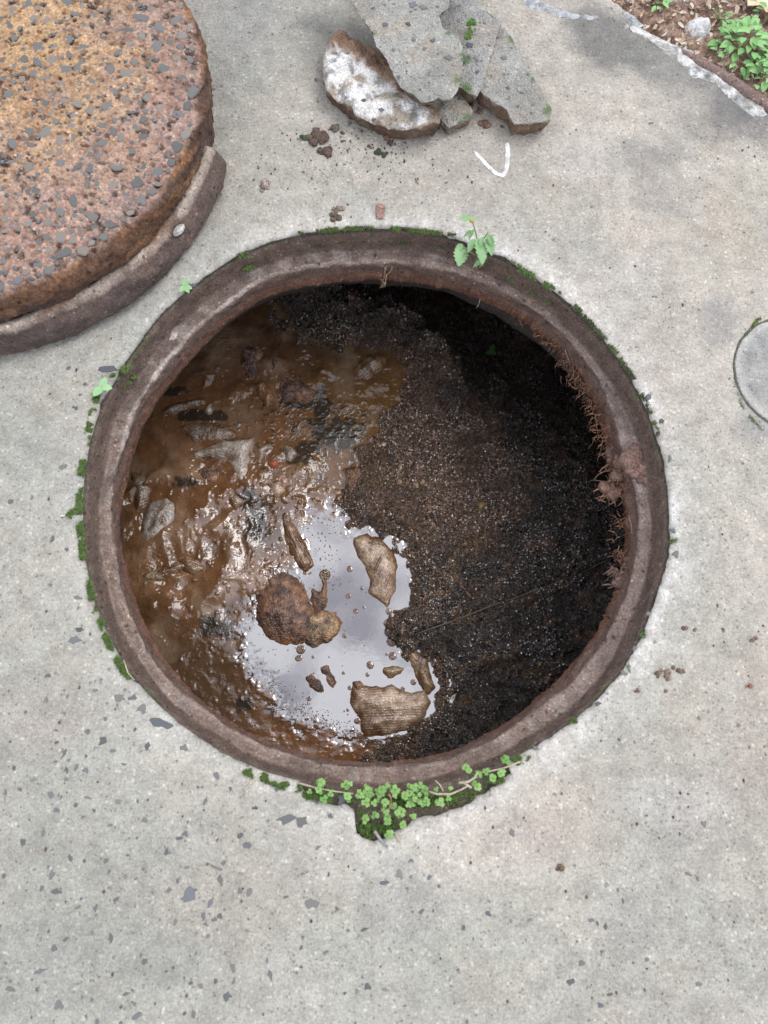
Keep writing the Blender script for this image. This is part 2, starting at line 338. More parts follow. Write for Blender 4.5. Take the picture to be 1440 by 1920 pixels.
for i, (cx, cy, rx, ry, an, k, c) in enumerate([
        (1150,80,150,60,.5,.9,(.165,.16,.148)), (1240,130,110,50,.5,.65,(.20,.195,.18)), (1370,190,120,55,.6,.9,(.15,.147,.14)), (1330,245,90,40,.2,.5,(.20,.19,.17)),
        (1225,290,90,42,-.2,.65,(.22,.215,.2)), (1250,360,60,60,0,.35,(.24,.23,.21)), (1350,600,50,70,.3,.55,(.23,.23,.225)), (1425,740,60,60,0,.6,(.22,.22,.215)), (1420,800,60,40,0,.5,(.22,.22,.22)),
        (640,60,100,110,.8,.6,(.2,.2,.18)), (1180,1745,60,80,.2,.35,(.24,.24,.235)), (1290,1560,110,60,.2,.2,(.26,.26,.25)), (760,1700,90,90,0,.3,(.25,.25,.24)), (330,1790,150,70,0,.3,(.25,.25,.235)),  # leading entry paints the shade beside the raised plate into the concrete
        (60,1820,140,120,0,.35,(.24,.245,.225)), (1380,1380,80,150,0,.25,(.29,.275,.255)), (1250,1500,120,60,0,-0.3,(.5,.48,.45)), (1090,290,120,60,.2,-.25,(.5,.47,.43)), (1000,1560,140,60,.1,.35,(.36,.29,.25)),
        (960,1720,260,60,.1,.15,(.36,.33,.28)), (1390,450,70,140,0,.25,(.44,.37,.28)), (1180,520,80,80,0,-.25,(.48,.46,.43)), (480,1700,150,80,0,.2,(.3,.28,.25)), (80,1350,100,90,0,.3,(.37,.31,.28)), (450,60,90,180,0,.5,(.25,.25,.235))]):
    col = lerp(col, c, blot(cx, cy, rx, ry, an, .55, i)*abs(k))
hal = np.exp(-rings[:, None]/.022)*(.55+.45*fbm(X, Y, 30, 3, 90)); hal = np.clip(hal*(.35+.65*ss(-2.2, 1.0, np.cos(th-.1)*2)), 0, 1)
col = lerp(col, (.68,.66,.63), np.clip(hal*1.5, 0, 1)*(.45+.55*ss(-.25,.15,fbm(X, Y, 120, 3, 96))))
col = lerp(col, (.16,.15,.13), np.exp(-rings[:, None]/.0025)*.7+0*X)
wdist = np.abs(sdv); col = lerp(col, (.62,.62,.6), ss(.02, .0, wdist)*ss(-.05, .3, fbm(X, Y, 30, 3, 95))*.8)
pav = mesh('concrete_pavement', np.stack([X, Y, Z], -1).reshape(-1, 3), grid_faces(len(rings), NA, True)[:, ::-1].copy(), M_CONC, np.clip(col, 0, 1).reshape(-1, 3))
tag(pav, kind='structure')
# slab thickness: broken edge going down, and the underside
lv = [0, -.006, -.015, -.05]
rr0 = np.stack([re+(0 if i == 0 else (.002*i+fbm(np.cos(th)*.4, np.sin(th)*.4, 70, 3, 100+i)*.003)) for i in range(4)])
V = np.stack([rr0*np.cos(th), rr0*np.sin(th), np.broadcast_to((np.array(lv)-.0035)[:, None], rr0.shape)], -1)
tag(mesh('slab_edge', V.reshape(-1, 3), grid_faces(4, NA, True), M_SOIL, np.full((4*NA, 3), .16)*np.array([1,.85,.7])), kind='structure')

# ------------------------------------------------------------------ manhole frame
NF = 2000
th = np.linspace(-np.pi, np.pi, NF, endpoint=False); ro = R_OUT(th); ri = R_IN(th)
prof = [(-.020,-.013,'s'), (-.006,-.0115,'s'), (0,-.010,'m'), (.0018,-.016,'d'), (.0035,-.024,'d'), (.005,-.034,'d'), (.007,-.041,'d'), (.0095,-.045,'l')]
# t = share of the way from the outer edge to the inner one, z, tone
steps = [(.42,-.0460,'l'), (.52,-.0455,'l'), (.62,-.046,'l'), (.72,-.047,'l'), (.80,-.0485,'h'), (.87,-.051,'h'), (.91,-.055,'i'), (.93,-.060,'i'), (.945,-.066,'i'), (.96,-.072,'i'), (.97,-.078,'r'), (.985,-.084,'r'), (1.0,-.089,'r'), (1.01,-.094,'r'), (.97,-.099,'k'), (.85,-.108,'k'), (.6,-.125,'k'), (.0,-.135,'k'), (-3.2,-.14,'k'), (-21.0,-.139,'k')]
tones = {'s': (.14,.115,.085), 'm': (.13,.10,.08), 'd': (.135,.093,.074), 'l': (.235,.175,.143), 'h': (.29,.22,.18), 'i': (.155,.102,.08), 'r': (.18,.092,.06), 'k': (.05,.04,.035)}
x0, y0 = np.cos(th)*.38, np.sin(th)*.38
Rw = []; Zw = []; Cw = []
topf = ss(-.2, .8, np.sin(th)); leftf = ss(.2, -.6, np.cos(th))
for k, it in enumerate(prof+[('t',)+s for s in steps]):
    if it[0] == 't':
        _, t, z, c = it; r = ro-.0095+(ri-ro+.0095)*((t-.3)/.7 if t > .3 else (t-.3)/.7*.6)
    else:
        r = ro-it[0]; z = it[1]; c = it[2]
    r = r+fbm(x0, y0+z*3, 26, 3, 200+0*k)*.0030+fbm(x0, y0+z*6, 11, 2, 205)*.0022+fbm(x0, y0+z, 110, 3, 220)*.0014
    zz = z+fbm(x0, y0+z*2, 45, 3, 240)*.0016
    if c in 'r':
        jag = fbm(x0, y0, 70, 4, 260, .65); rt = .42+1.0*ss(.1, .9, np.cos(th-.45)); r = r-np.maximum(0, jag)*.009*rt-np.maximum(0, fbm(x0, y0, 300, 2, 270))*.0035*rt; zz = zz-np.maximum(0, -jag)*.006*rt
    if c in 'ih':
        r = r-fbm(x0, y0+z*4, 45, 4, 280)*.0018
    tone = np.tile(np.array(tones[c]), (NF, 1))
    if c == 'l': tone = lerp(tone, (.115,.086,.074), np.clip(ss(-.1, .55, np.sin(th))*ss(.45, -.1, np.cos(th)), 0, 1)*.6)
    if c in 'lh':   # worn lip with its upper left highlight painted in; pinker towards the right
        tone = lerp(tone, (.42,.37,.33), (ss(-.3, .15, fbm(x0, y0, 12, 3, 290))*ss(-.25, .4, np.sin(th))*leftf*(1.0 if c == 'h' else .0)))
        tone = lerp(tone, (.13,.095,.08), ss(.0, .40, fbm(x0, y0+z*5, 22, 4, 300))*.7); tone = lerp(tone, (.33,.29,.26), ss(.15, .45, fbm(x0, y0+z*4, 55, 3, 301))*.5)
        tone = lerp(tone, (.25,.195,.175), ss(.3, .9, np.cos(th))*.45)
    if c == 'd': tone = lerp(tone, (.15,.11,.09), ss(.1, .6, fbm(x0, y0+z*3, 35, 3, 310))*.6)
    if c in 'sm': tone = lerp(tone, (.07,.12,.03), ss(.15, .6, fbm(x0, y0, 30, 3, 320))*.5)
    Rw.append(r); Zw.append(zz); Cw.append(tone)
# the soil shelf at the notch lies just under the pavement and reaches out to its edge
Rw[0] = np.maximum(Rw[0], R_EDGE(th)+.012)
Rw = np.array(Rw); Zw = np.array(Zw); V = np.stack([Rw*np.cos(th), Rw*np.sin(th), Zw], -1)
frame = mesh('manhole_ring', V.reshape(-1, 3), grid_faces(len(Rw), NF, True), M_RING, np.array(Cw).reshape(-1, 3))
tag(frame, 'round muddy brown frame lining the open manhole, with a worn inner lip', 'manhole ring')
# plaster chip stuck on the frame, upper left
def blob(name, px, py, z, rx, ry, h, mat, colr, seed, parent=None, rot=0, step=.12, rough_=.35, ragged=.25, lift=0.0):
    c = G(px, py, z); n = 28; a = np.linspace(0, 2*np.pi, n, endpoint=False); V = []; F = []
    m = 7
    for j in range(m):
        f = j/(m-1); ph = f*math.pi/2*1.15
        k = (1+ragged*fbm(np.cos(a)*1.3+seed, np.sin(a)*1.3, 1.6, 3, seed))
        rr = math.cos(min(ph, math.pi/2)) if j else 1.0; rr = max(rr, 0.0)
        xx = rx*rr*k*np.cos(a); yy = ry*rr*k*np.sin(a)
        zz = h*math.sin(min(ph, math.pi/2))*(1+rough_*fbm(xx/rx+seed, yy/ry, 2.2, 3, seed+9)) if j else np.full(n, -.003)
        V += list(np.stack([xx, yy, np.broadcast_to(zz, (n,))], -1))
    V.append((0, 0, h)); F = [tuple(q) for q in grid_faces(m, n, True)]
    F += [((m-1)*n+k_, (m-1)*n+(k_+1) % n, m*n) for k_ in range(n)]
    o = mesh(name, V, F, mat, np.tile(colr, (len(V), 1)), parent); o.rotation_euler = (0, 0, rot)
    o.location = [float(c[0]), float(c[1]), float(z+lift)] if parent is None else [float(q) for q in (c[0]-parent.location[0], c[1]-parent.location[1], z+lift-parent.location[2])]
    return o
tag(blob('plaster_chip', 325, 633, -.050, .011, .008, .007, M_WHITE, (.62,.56,.52), 3, rot=.8), 'pale plaster chip stuck on the upper left lip of the manhole frame', 'plaster chip')

# ------------------------------------------------------------------ pit walls
n = 96; a = np.linspace(0, 2*np.pi, n, endpoint=False); V = []; rwall = .60+.24*ss(.1, .95, np.cos(a-.85))
for z, r in ((-.1385, rwall), (-.4, rwall+.004), (-1.1, rwall+.006), (-1.12, rwall*.01)): V += list(np.stack([r*np.cos(a), r*np.sin(a), np.full(n, z)], -1))
tag(mesh('pit_wall', V, grid_faces(4, n, True), M_DARKWALL), kind='structure')

# ------------------------------------------------------------------ liquid in the pit
ZS = -.42; NG = 620
gx = np.linspace(-.62, .62, NG); X, Y = np.meshgrid(gx, gx); PX, PY = PROJ(X, Y, np.full_like(X, ZS))
def inpoly(pts, soft=6, noise=0, seed=0, sc=40):
    d = seg_dist(np.c_[PX.ravel(), PY.ravel()], np.asarray(pts, float)).reshape(PX.shape)
    return d+noise*fbm(X, Y, sc, 4, seed, .6)
POND = [(590,955),(640,960),(665,990),(730,985),(770,1020),(800,1100),(780,1200),(850,1260),(860,1330),(780,1400),(700,1400),(600,1372),(545,1345),(490,1290),(455,1230),(450,1180),(475,1140),(560,1040),(560,990)]
dp = inpoly(POND, noise=34, seed=400)+26*fbm(X, Y, 110, 3, 399, .7); pond = ss(-26, 20, dp)
act = ss(1.5, .3, np.hypot((PX-500)/170, (PY-1030)/150))
rg = (.22+.16*act)*(1-pond)+.008
calm = ss(25, -25, -inpoly([(430,770),(700,760),(700,860),(600,900),(560,840),(380,800)], noise=25, seed=401)); rg = lerp_ = rg*(1-.8*calm)
rg *= 1-.8*ss(-10, 20, inpoly([(240,800),(350,800),(420,870),(300,890),(240,900)], noise=12, seed=402))
rg *= (.55+.45*ss(-.3, .3, fbm(X, Y, 22, 3, 403)))
c = np.tile(np.array((.200,.096,.044)), X.shape+(1,))
c = lerp(c, (.20,.105,.038), ss(500, 700, PX)*ss(1000, 900, PY))
c = lerp(c, (.14,.072,.03), ss(.0, .5, fbm(X, Y, 9, 4, 404))*.8)
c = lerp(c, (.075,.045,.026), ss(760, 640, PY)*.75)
c = lerp(c, (.085,.055,.034), ss(1080, 1250, PY)*ss(560, 400, PX)*.75)  # dark reflection at the lower left, painted in as darker liquid
c = lerp(c, (.34,.25,.17), ss(.18, .5, fbm(X, Y, 16, 4, 407))*.35*(1-pond))
c = lerp(c, (.07,.05,.035), pond*.7)
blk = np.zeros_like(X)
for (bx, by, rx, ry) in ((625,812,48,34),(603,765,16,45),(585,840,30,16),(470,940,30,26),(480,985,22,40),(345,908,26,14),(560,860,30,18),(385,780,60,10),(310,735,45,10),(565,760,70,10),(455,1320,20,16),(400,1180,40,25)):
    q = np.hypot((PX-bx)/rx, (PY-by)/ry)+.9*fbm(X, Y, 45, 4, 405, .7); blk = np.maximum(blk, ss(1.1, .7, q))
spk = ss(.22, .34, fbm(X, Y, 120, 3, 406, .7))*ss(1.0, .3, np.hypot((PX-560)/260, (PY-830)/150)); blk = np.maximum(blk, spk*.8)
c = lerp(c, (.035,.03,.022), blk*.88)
wx, wy = X+.03*fbm(X, Y, 7, 2, 440), Y+.03*fbm(X, Y, 7, 2, 441)
fm = np.maximum(ss(1.25, .6, np.hypot((PX-360)/190, (PY-985)/190)+.3*fbm(X, Y, 12, 3, 442)), ss(1.2, .6, np.hypot((PX-490)/150, (PY-690)/80)))
fm = np.maximum(fm, ss(1.2, .6, np.hypot((PX-490)/110, (PY-880)/65)))*(1-pond)
fold = ss(.0, 1., np.clip(1-np.abs(fbm(wx*.8+wy*.5, wy*.8-wx*.5, 7.5, 2, 443))*2.3, 0, 1))*fm*.7+np.clip(1-np.abs(fbm(wx*.8+wy*.5, wy*.8-wx*.5, 12, 3, 448))*3.0, 0, 1)**1.2*fm*.5
tn = fold*ss(-.25, .25, fbm(X, Y, 13, 3, 444)); ribs = .5+.5*np.sin((wx*.35+wy)*1250+6*fbm(X, Y, 20, 2, 445))
c = lerp(c, (.44,.29,.19), np.clip(tn*.95, 0, 1)*(.62+.38*ribs)*(1-.8*blk)*(.45+.55*ss(-.2, .3, fbm(X, Y, 24, 3, 447)))); c = lerp(c, (.045,.03,.02), ss(.22, .0, fold)*fm*ss(-.1, .4, fbm(X, Y, 10, 3, 446))*.55)
rg = rg*(1-.45*tn)
u2 = inpoly([(590,380),(545,500),(505,560),(520,620),(560,655),(640,650),(720,655),(765,715),(715,790),(690,840),(650,880),(640,940),(655,985),(735,1005),(765,1050),(755,1130),(732,1175),(765,1215),(805,1250),(825,1290),(800,1350),(715,1392),(680,1440),(660,1700),(1500,1700),(1700,200),(900,200)])/1000
sink = .62*ss(.035, .065, u2)
h = fold*.011-sink+tn*ribs*.0007+fbm(X, Y, 24, 3, 410)*.0040*(1-pond)*(1-.6*calm)+fbm(X, Y, 70, 2, 411)*.0022*rg+np.maximum(0, fbm(X, Y, 150, 2, 412)-.30)*.009*(1-pond)*(1-.4*calm)*(.4+.6*act)
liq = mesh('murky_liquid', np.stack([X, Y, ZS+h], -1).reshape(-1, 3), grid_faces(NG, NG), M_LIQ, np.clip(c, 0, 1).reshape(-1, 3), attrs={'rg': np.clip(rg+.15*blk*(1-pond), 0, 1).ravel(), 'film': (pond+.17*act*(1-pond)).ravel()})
tag(liq, kind='structure')

# ------------------------------------------------------------------ compost mass on the right
NG = 760
gx = np.linspace(-.46, .86, NG); gy = np.linspace(-.5, .86, NG); X, Y = np.meshgrid(gx, gy); PX, PY = PROJ(X, Y, np.full_like(X, ZS))
CP = [(590,380),(545,500),(505,560),(520,620),(560,655),(640,650),(720,655),(765,715),(715,790),(690,840),(650,880),(640,940),(655,985),(735,1005),(765,1050),(755,1130),(732,1175),(765,1215),(805,1250),(825,1290),(800,1350),(715,1392),(680,1440),(660,1700),(1500,1700),(1700,200),(900,200)]
d = inpoly(CP, noise=30, seed=420, sc=30)
u = d/1000.0
h = np.where(u > 0, .005+.040*(1-np.exp(-np.maximum(u, 0)/.045)), u*.35)
lump = fbm(X, Y, 11, 3, 421)*.026-np.clip(1-np.abs(fbm(X*.5+Y*.4, Y*.9-X*.45, 14, 2, 428))*14, 0, 1)*.006-np.clip(1-np.abs(fbm(X, Y, 9, 3, 426))*9, 0, 1)*.008+fbm(X, Y, 38, 3, 422)*.013+fbm(X, Y, 100, 2, 423)*.0065+fbm(X, Y, 230, 1, 424)*.0040
h = h+lump*ss(-.01, .03, u)+fbm(X, Y, 6, 3, 425)*.02*ss(.02, .1, u)
for cr_l, dp_, wd_ in (([(765,1196),(830,1170),(900,1146),(1020,1100),(1150,1052)], .010, .005), ([(1000,856),(1090,852),(1190,850)], .008, .004), ([(1010,884),(1170,892)], .008, .004), ([(850,1316),(905,1262),(960,1236),(1040,1232),(1110,1212)], .010, .006), ([(800,1050),(850,1085),(905,1078)], .006, .004), ([(930,1290),(1000,1300),(1050,1262)], .008, .005)):
    cg = G(np.array([q[0] for q in cr_l]), np.array([q[1] for q in cr_l]), ZS)[:, :2]; ld = line_dist(X+.006*fbm(X, Y, 30, 2, 470), Y+.006*fbm(X, Y, 30, 2, 471), cg); h = h-dp_*np.exp(-(ld/wd_)**2)+dp_*.5*np.exp(-((ld-.012)/.008)**2)
h = h-.46*ss(.16, .80, X*.66+Y*.75)**1.2*ss(.05, .16, u)  # heap sinks away here, shaped so the upper right falls dark
c = np.tile(np.array((.062,.041,.028)), X.shape+(1,))
shore = ss(.055, .0, u+.02*fbm(X, Y, 25, 3, 430)); c = lerp(c, (.15,.078,.032), shore*.8)
mid = ss(1.25, .3, np.hypot((PX-790)/190, (PY-900)/230)+.5*fbm(X, Y, 20, 4, 431)); c = lerp(c, (.28,.155,.088), mid*.70)
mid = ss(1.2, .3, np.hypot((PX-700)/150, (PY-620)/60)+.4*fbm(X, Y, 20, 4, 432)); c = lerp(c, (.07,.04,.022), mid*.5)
br = ss(.1, .45, fbm(X, Y, 30, 4, 433)); c = lerp(c, (.17,.09,.046), br*.7)
for (bx, by, rx, ry) in ((925,1240,50,10),(865,1312,26,8),(1035,1275,40,9),(985,1262,30,12),(845,1068,14,26),(820,1115,30,10),(700,900,45,22)):
    q = np.hypot((PX-bx)/rx, (PY-by)/ry)+.7*fbm(X, Y, 60, 3, 434); w = ss(1.2, .6, q); c = lerp(c, (.24,.14,.06), w*.75); h = h-w*.005
gr = ss(.30, .42, fbm(X, Y, 230, 2, 435)); c = lerp(c, c*2.6+.02, gr*.6)
rw = ss(.40, .5, fbm(X, Y, 170, 2, 436)); c = lerp(c, (.30,.21,.13), rw*.45*ss(1100, 800, PX))
keep = (h > -.012) | (u > .02)
Fq = grid_faces(NG, NG); kk = keep.ravel(); Fq = Fq[kk[Fq].any(1)]
used = np.unique(Fq); remap = np.zeros(NG*NG, np.int64); remap[used] = np.arange(len(used))
V = np.stack([X, Y, ZS+h], -1).reshape(-1, 3)[used]
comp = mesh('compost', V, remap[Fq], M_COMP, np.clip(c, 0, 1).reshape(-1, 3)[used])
tag(comp, 'wet black granular sludge heaped in the right half of the pit', 'sludge', kind='stuff')
kx = RNG.uniform(-.42, .70, 80000); ky = RNG.uniform(-.47, .75, 80000); ci = np.clip(np.round((ky+.5)/1.36*(NG-1)).astype(int), 1, NG-2); cj = np.clip(np.round((kx+.46)/1.32*(NG-1)).astype(int), 1, NG-2)
gz = h[ci, cj]; m_ = ((gz > .003) | (u[ci, cj] > .05)) & (RNG.uniform(0, 1, 80000) < .10+.62*ss(-.15, .3, fbm(kx, ky, 16, 3, 437))) & (np.hypot(kx, ky) < .85); kx, ky, gz, ci, cj = kx[m_], ky[m_], gz[m_], ci[m_], cj[m_]; ng = len(kx)
sx, sy, sz = (RNG.uniform(.0005, .0024, ng)*RNG.uniform(.6, 1.2, ng) for _ in range(3)); aa = RNG.uniform(0, 6.28, ng); t1, t2 = RNG.normal(0, .32, ng), RNG.normal(0, .32, ng)
bv = np.array([(1, -.7, -.6), (.8, 1, -.6), (-1, .8, -.6), (-.9, -1, -.6), (.6, -.45, .8), (.5, .6, .8), (-.6, .5, .8), (-.5, -.6, .8)])
lx = bv[None, :, 0]*sx[:, None]; ly = bv[None, :, 1]*sy[:, None]; lz = bv[None, :, 2]*sz[:, None]*.7+lx*t1[:, None]+ly*t2[:, None]
gv = np.stack([kx[:, None]+lx*np.cos(aa)[:, None]-ly*np.sin(aa)[:, None], ky[:, None]+lx*np.sin(aa)[:, None]+ly*np.cos(aa)[:, None], ZS+gz[:, None]+.0006+lz], -1)
bf = np.array([(4,5,6,7), (0,1,5,4), (1,2,6,5), (2,3,7,6), (3,0,4,7)]); gf = (np.arange(ng)[:, None, None]*8+bf[None]).reshape(-1, 4)
gc = np.clip(c[ci, cj]*RNG.uniform(.5, 1.7, ng)[:, None], 0, 1); gc = np.where((RNG.uniform(0, 1, ng) < .03)[:, None], np.array((.30,.22,.13)), gc)
M_GRAIN = material('wet_grain', rough=.08, ior=3.1)
tag(mesh('sludge_grains', gv.reshape(-1, 3), gf, M_GRAIN, np.repeat(gc, 8, 0), smooth=False), 'wet glinting grains covering the heap of black sludge', 'sludge', kind='stuff')
def comp_z(px, py):
    p = G(px, py, ZS+.02)
    for _ in range(6):
        j = int(np.clip(round((p[0]+.46)/1.32*(NG-1)), 0, NG-1)); i = int(np.clip(round((p[1]+.5)/1.36*(NG-1)), 0, NG-1)); p = G(px, py, ZS+h_c[i, j])
    return ZS+float(h_c[i, j])
h_c = h

# ------------------------------------------------------------------ cloth pieces in the liquid
def rag(name, poly, H, ang, tone, label, cat='cloth', mat=M_RAG, edge=(.19,.098,.045), w=.010, fold=.5, seed=0, step=.0032, z=ZS, mudk=1.0):
    poly = np.asarray(poly, float); pc = poly.mean(0); poly = pc+(poly-pc)*(1.14 if H < .02 else 1.05); g = G(poly[:, 0], poly[:, 1], z+H*.5)[:, :2]
    g = refine(g, .003, .0065 if mat is M_LUMP else .0035, seed+500)
    cen = g.mean(0); ca, sa = math.cos(ang), math.sin(ang)
    V2, F = tri_fill(g, step, seed); d = np.maximum(seg_dist(V2, g), 0)
    x, y = V2[:, 0], V2[:, 1]; lx = (x-cen[0])*ca+(y-cen[1])*sa; ly = -(x-cen[0])*sa+(y-cen[1])*ca
    fo = 1-np.abs(fbm(lx*.5, ly, 38, 2, seed+510))*2.0
    w = w*1.5; hh = H*1.15*(1-np.exp(-(d/w)**1.4))*(1-fold*.5+fold*fo*.5)+fbm(x, y, 120, 3, seed+520)*.0012*np.minimum(1, d/.004)-.0035*np.exp(-d/.004)
    mud = ss(.75, .05, d/w+.35*fbm(x, y, 70, 3, seed+550))*.95+ss(-.1, .35, fbm(x, y, 45, 4, seed+530))*.85*mudk+ss(.3, -.4, fo)*.4
    c_ = lerp(np.tile(np.array(tone), (len(x), 1)), edge, np.clip(mud, 0, 1))
    c_ = lerp(c_, (.05,.04,.032), ss(.2, .5, fbm(x, y, 90, 3, seed+540))*.35)
    o = mesh(name, np.c_[lx, ly, hh], F, mat, c_); o.location = (float(cen[0]), float(cen[1]), z+(.0035 if pc[0] < 560 and H < .02 else .001)); o.rotation_euler = (0, 0, ang)
    return tag(o, label, cat)
TAN, PALE, ROSE = (.58,.43,.31), (.58,.51,.44), (.42,.27,.19)
rag('cloth_scrap', [(667,1012),(690,1004),(715,1015),(735,1035),(742,1060),(738,1100),(725,1132),(712,1122),(690,1105),(693,1085),(685,1062),(672,1045),(665,1025)], .014, 1.1, TAN, 'tan two lobed cloth scrap standing in the bright water beside the black sludge', seed=1)
rag('cloth_scrap', [(668,1285),(700,1290),(735,1287),(765,1300),(790,1295),(803,1318),(790,1345),(765,1365),(730,1375),(685,1380),(678,1345),(662,1320)], .018, .05, TAN, 'large fan shaped ribbed cloth at the lower end of the puddle', seed=2, w=.014, mudk=.7)
rag('cloth_scrap', [(494,1080),(525,1070),(555,1078),(575,1105),(590,1150),(595,1185),(570,1205),(535,1208),(500,1195),(478,1165),(478,1120)], .030, 1.4, (.27,.175,.13), 'big dark pinkish wad of cloth bulging out left of the bright water', mat=M_LUMP, seed=3, w=.022, fold=.3, mudk=.6)
rag('cloth_scrap', [(575,1155),(600,1146),(628,1150),(640,1168),(632,1190),(610,1205),(590,1214),(574,1200)], .013, .4, (.42,.32,.19), 'small smooth yellowish scrap touching the big dark wad', mat=M_LUMP, seed=4, w=.009, mudk=.5)
rag('cloth_scrap', [(530,975),(552,985),(572,1020),(585,1055),(570,1068),(552,1050),(538,1020)], .012, -1.1, TAN, 'narrow ribbed cloth strip pointing into the top of the bright water', seed=5)
rag('cloth_scrap', [(362,848),(400,832),(440,824),(472,822),(470,850),(465,885),(456,916),(440,898),(428,868),(400,862),(368,862)], .016, -.25, PALE, 'pale wing shaped ribbed cloth, the largest in the middle of the brown mud', seed=6, w=.009, mudk=.6)
rag('cloth_scrap', [(482,838),(505,830),(520,842),(500,852),(492,882),(480,878)], .013, .6, PALE, 'pale curled cloth beside the orange peel', seed=7, w=.007, mudk=.5)
rag('cloth_scrap', [(530,830),(548,836),(556,852),(545,868),(535,862)], .010, 1.2, PALE, 'tiny pale cloth tip right of the orange peel', seed=8, w=.006, mudk=.4)
rag('cloth_scrap', [(475,905),(500,892),(525,900),(535,920),(520,935),(500,915),(478,928)], .012, .3, TAN, 'bent tan cloth just below the orange peel', seed=9, w=.007)
rag('cloth_scrap', [(268,965),(282,940),(310,932),(335,945),(330,975),(305,1005),(275,1022),(262,1000)], .016, 1.0, (.46,.43,.39), 'greyish ribbed cloth near the left wall of the pit', seed=10, w=.013, mudk=.7)
rag('cloth_scrap', [(244,885),(262,890),(290,888),(285,915),(272,945),(255,958),(248,925)], .013, .7, (.40,.34,.27), 'brown ribbed cloth tucked under the left rim above the greyish one', seed=11)
rag('cloth_scrap', [(664,690),(680,670),(705,658),(722,668),(715,688),(690,705),(670,705)], .014, .7, (.36,.25,.17), 'lone ribbed scrap on the sludge below the top rim', seed=12, w=.011, z=ZS+.004)
rag('cloth_scrap', [(448,650),(465,634),(488,640),(500,662),(490,690),(470,704),(452,695),(446,672)], .024, 1.2, (.22,.16,.12), 'rounded muddy lump, upper left in the pit', mat=M_LUMP, seed=13, w=.016, fold=.35)
rag('cloth_scrap', [(503,665),(520,655),(532,672),(525,700),(505,705),(498,685)], .020, .4, (.20,.135,.09), 'small brown lump right of the rounded muddy one', mat=M_LUMP, seed=14, w=.012, fold=.35)
rag('cloth_scrap', [(520,700),(545,692),(575,708),(597,730),(590,750),(560,752),(530,752),(515,730)], .022, .2, (.24,.16,.12), 'wide dark mound with a bright wet edge, upper part of the mud', mat=M_LUMP, seed=15, w=.014, fold=.35)
rag('cloth_scrap', [(478,722),(495,712),(512,730),(517,748),(500,758),(486,742)], .013, .9, (.48,.25,.12), 'orange ribbed scrap left of the wide dark mound', seed=16, w=.007, mudk=.4)
rag('cloth_scrap', [(302,772),(325,755),(355,748),(382,745),(380,758),(350,765),(325,775),(308,780)], .012, .3, (.36,.28,.2), 'long thin brown cloth strip, upper left in the mud', seed=17, w=.007)
rag('cloth_scrap', [(385,760),(398,752),(402,768),(392,778),(383,772)], .009, -.4, PALE, 'tiny striped pale cloth right of the long thin strip', seed=18, w=.005, mudk=.2)
rag('cloth_scrap', [(268,1075),(300,1062),(340,1052),(355,1060),(330,1078),(295,1090),(272,1092)], .013, .25, (.42,.32,.22), 'flat tan cloth strip by the left wall', seed=19, w=.008)
rag('cloth_scrap', [(335,1052),(352,1042),(375,1050),(385,1068),(362,1078),(345,1070)], .012, -.3, (.36,.24,.14), 'crumpled tan scrap at the end of the flat strip', seed=20, w=.007)
rag('cloth_scrap', [(762,1212),(790,1225),(803,1235),(808,1265),(818,1285),(800,1300),(785,1280),(772,1250),(765,1230)], .013, 1.2, (.42,.29,.17), 'long tan cloth along the lower shore of the black sludge', seed=21, w=.008, fold=.7)
rag('cloth_scrap', [(718,1250),(745,1247),(757,1252),(750,1266),(730,1272),(718,1263)], .009, 1.5, (.40,.29,.18), 'small striped scrap above the large fan shaped cloth', seed=22, w=.005, mudk=.3)
rag('cloth_scrap', [(660,1282),(675,1276),(684,1292),(680,1318),(672,1342),(664,1320),(660,1300)], .009, 1.5, (.25,.15,.08), 'thin brown flap on the left side of the large fan shaped cloth', mat=M_LUMP, seed=23, w=.006)
rag('cloth_scrap', [(570,1272),(585,1262),(600,1275),(610,1295),(600,1300),(582,1292)], .007, -.8, (.14,.085,.05), 'dark crumb of cloth drifting alone in the bright water', mat=M_LUMP, seed=24, w=.006)
rag('cloth_scrap', [(598,1250),(615,1243),(622,1258),(634,1278),(625,1290),(610,1275)], .007, -.8, (.30,.24,.19), 'pale frothy crumb right of the dark drifting one', mat=M_LUMP, seed=25, w=.006)
rag('cloth_scrap', [(420,925),(440,918),(460,940),(445,958),(425,950)], .012, .8, (.40,.31,.22), 'pale rumpled scrap below the wing shaped cloth', seed=26, w=.007)
rag('cloth_scrap', [(372,880),(395,868),(415,880),(412,905),(388,908),(374,898)], .013, .2, (.25,.16,.10), 'knobbly brown wad left of the wing shaped cloth', mat=M_LUMP, seed=27, w=.009)
rag('cloth_scrap', [(585,1100),(600,1108),(604,1085),(612,1090),(614,1120),(608,1150),(590,1148),(580,1125)], .008, 1.4, (.22,.13,.07), 'brown scum flake above the yellowish scrap', mat=M_LUMP, seed=28, w=.005)
rag('cloth_scrap', [(655,880),(700,868),(728,890),(722,925),(680,935),(652,915)], .010, .2, (.20,.125,.08), 'matted brown cloth at the upper shore of the puddle', mat=M_LUMP, seed=29, w=.012, z=ZS+.006)
rag('cloth_scrap', [(340,800),(385,790),(430,800),(440,818),(400,830),(360,828)], .007, .1, (.26,.2,.16), 'half sunken greyish cloth above the wing shaped one', seed=30, w=.018)
tag(blob('orange_peel', 513, 871, ZS+.005, .0105, .009, .009, material('orange_skin', base=(.42,.11,.05), rough=.15, ior=1.7), (.4,.1,.05), 5), 'round orange peel piece glowing wet in the brown mud', 'peel')

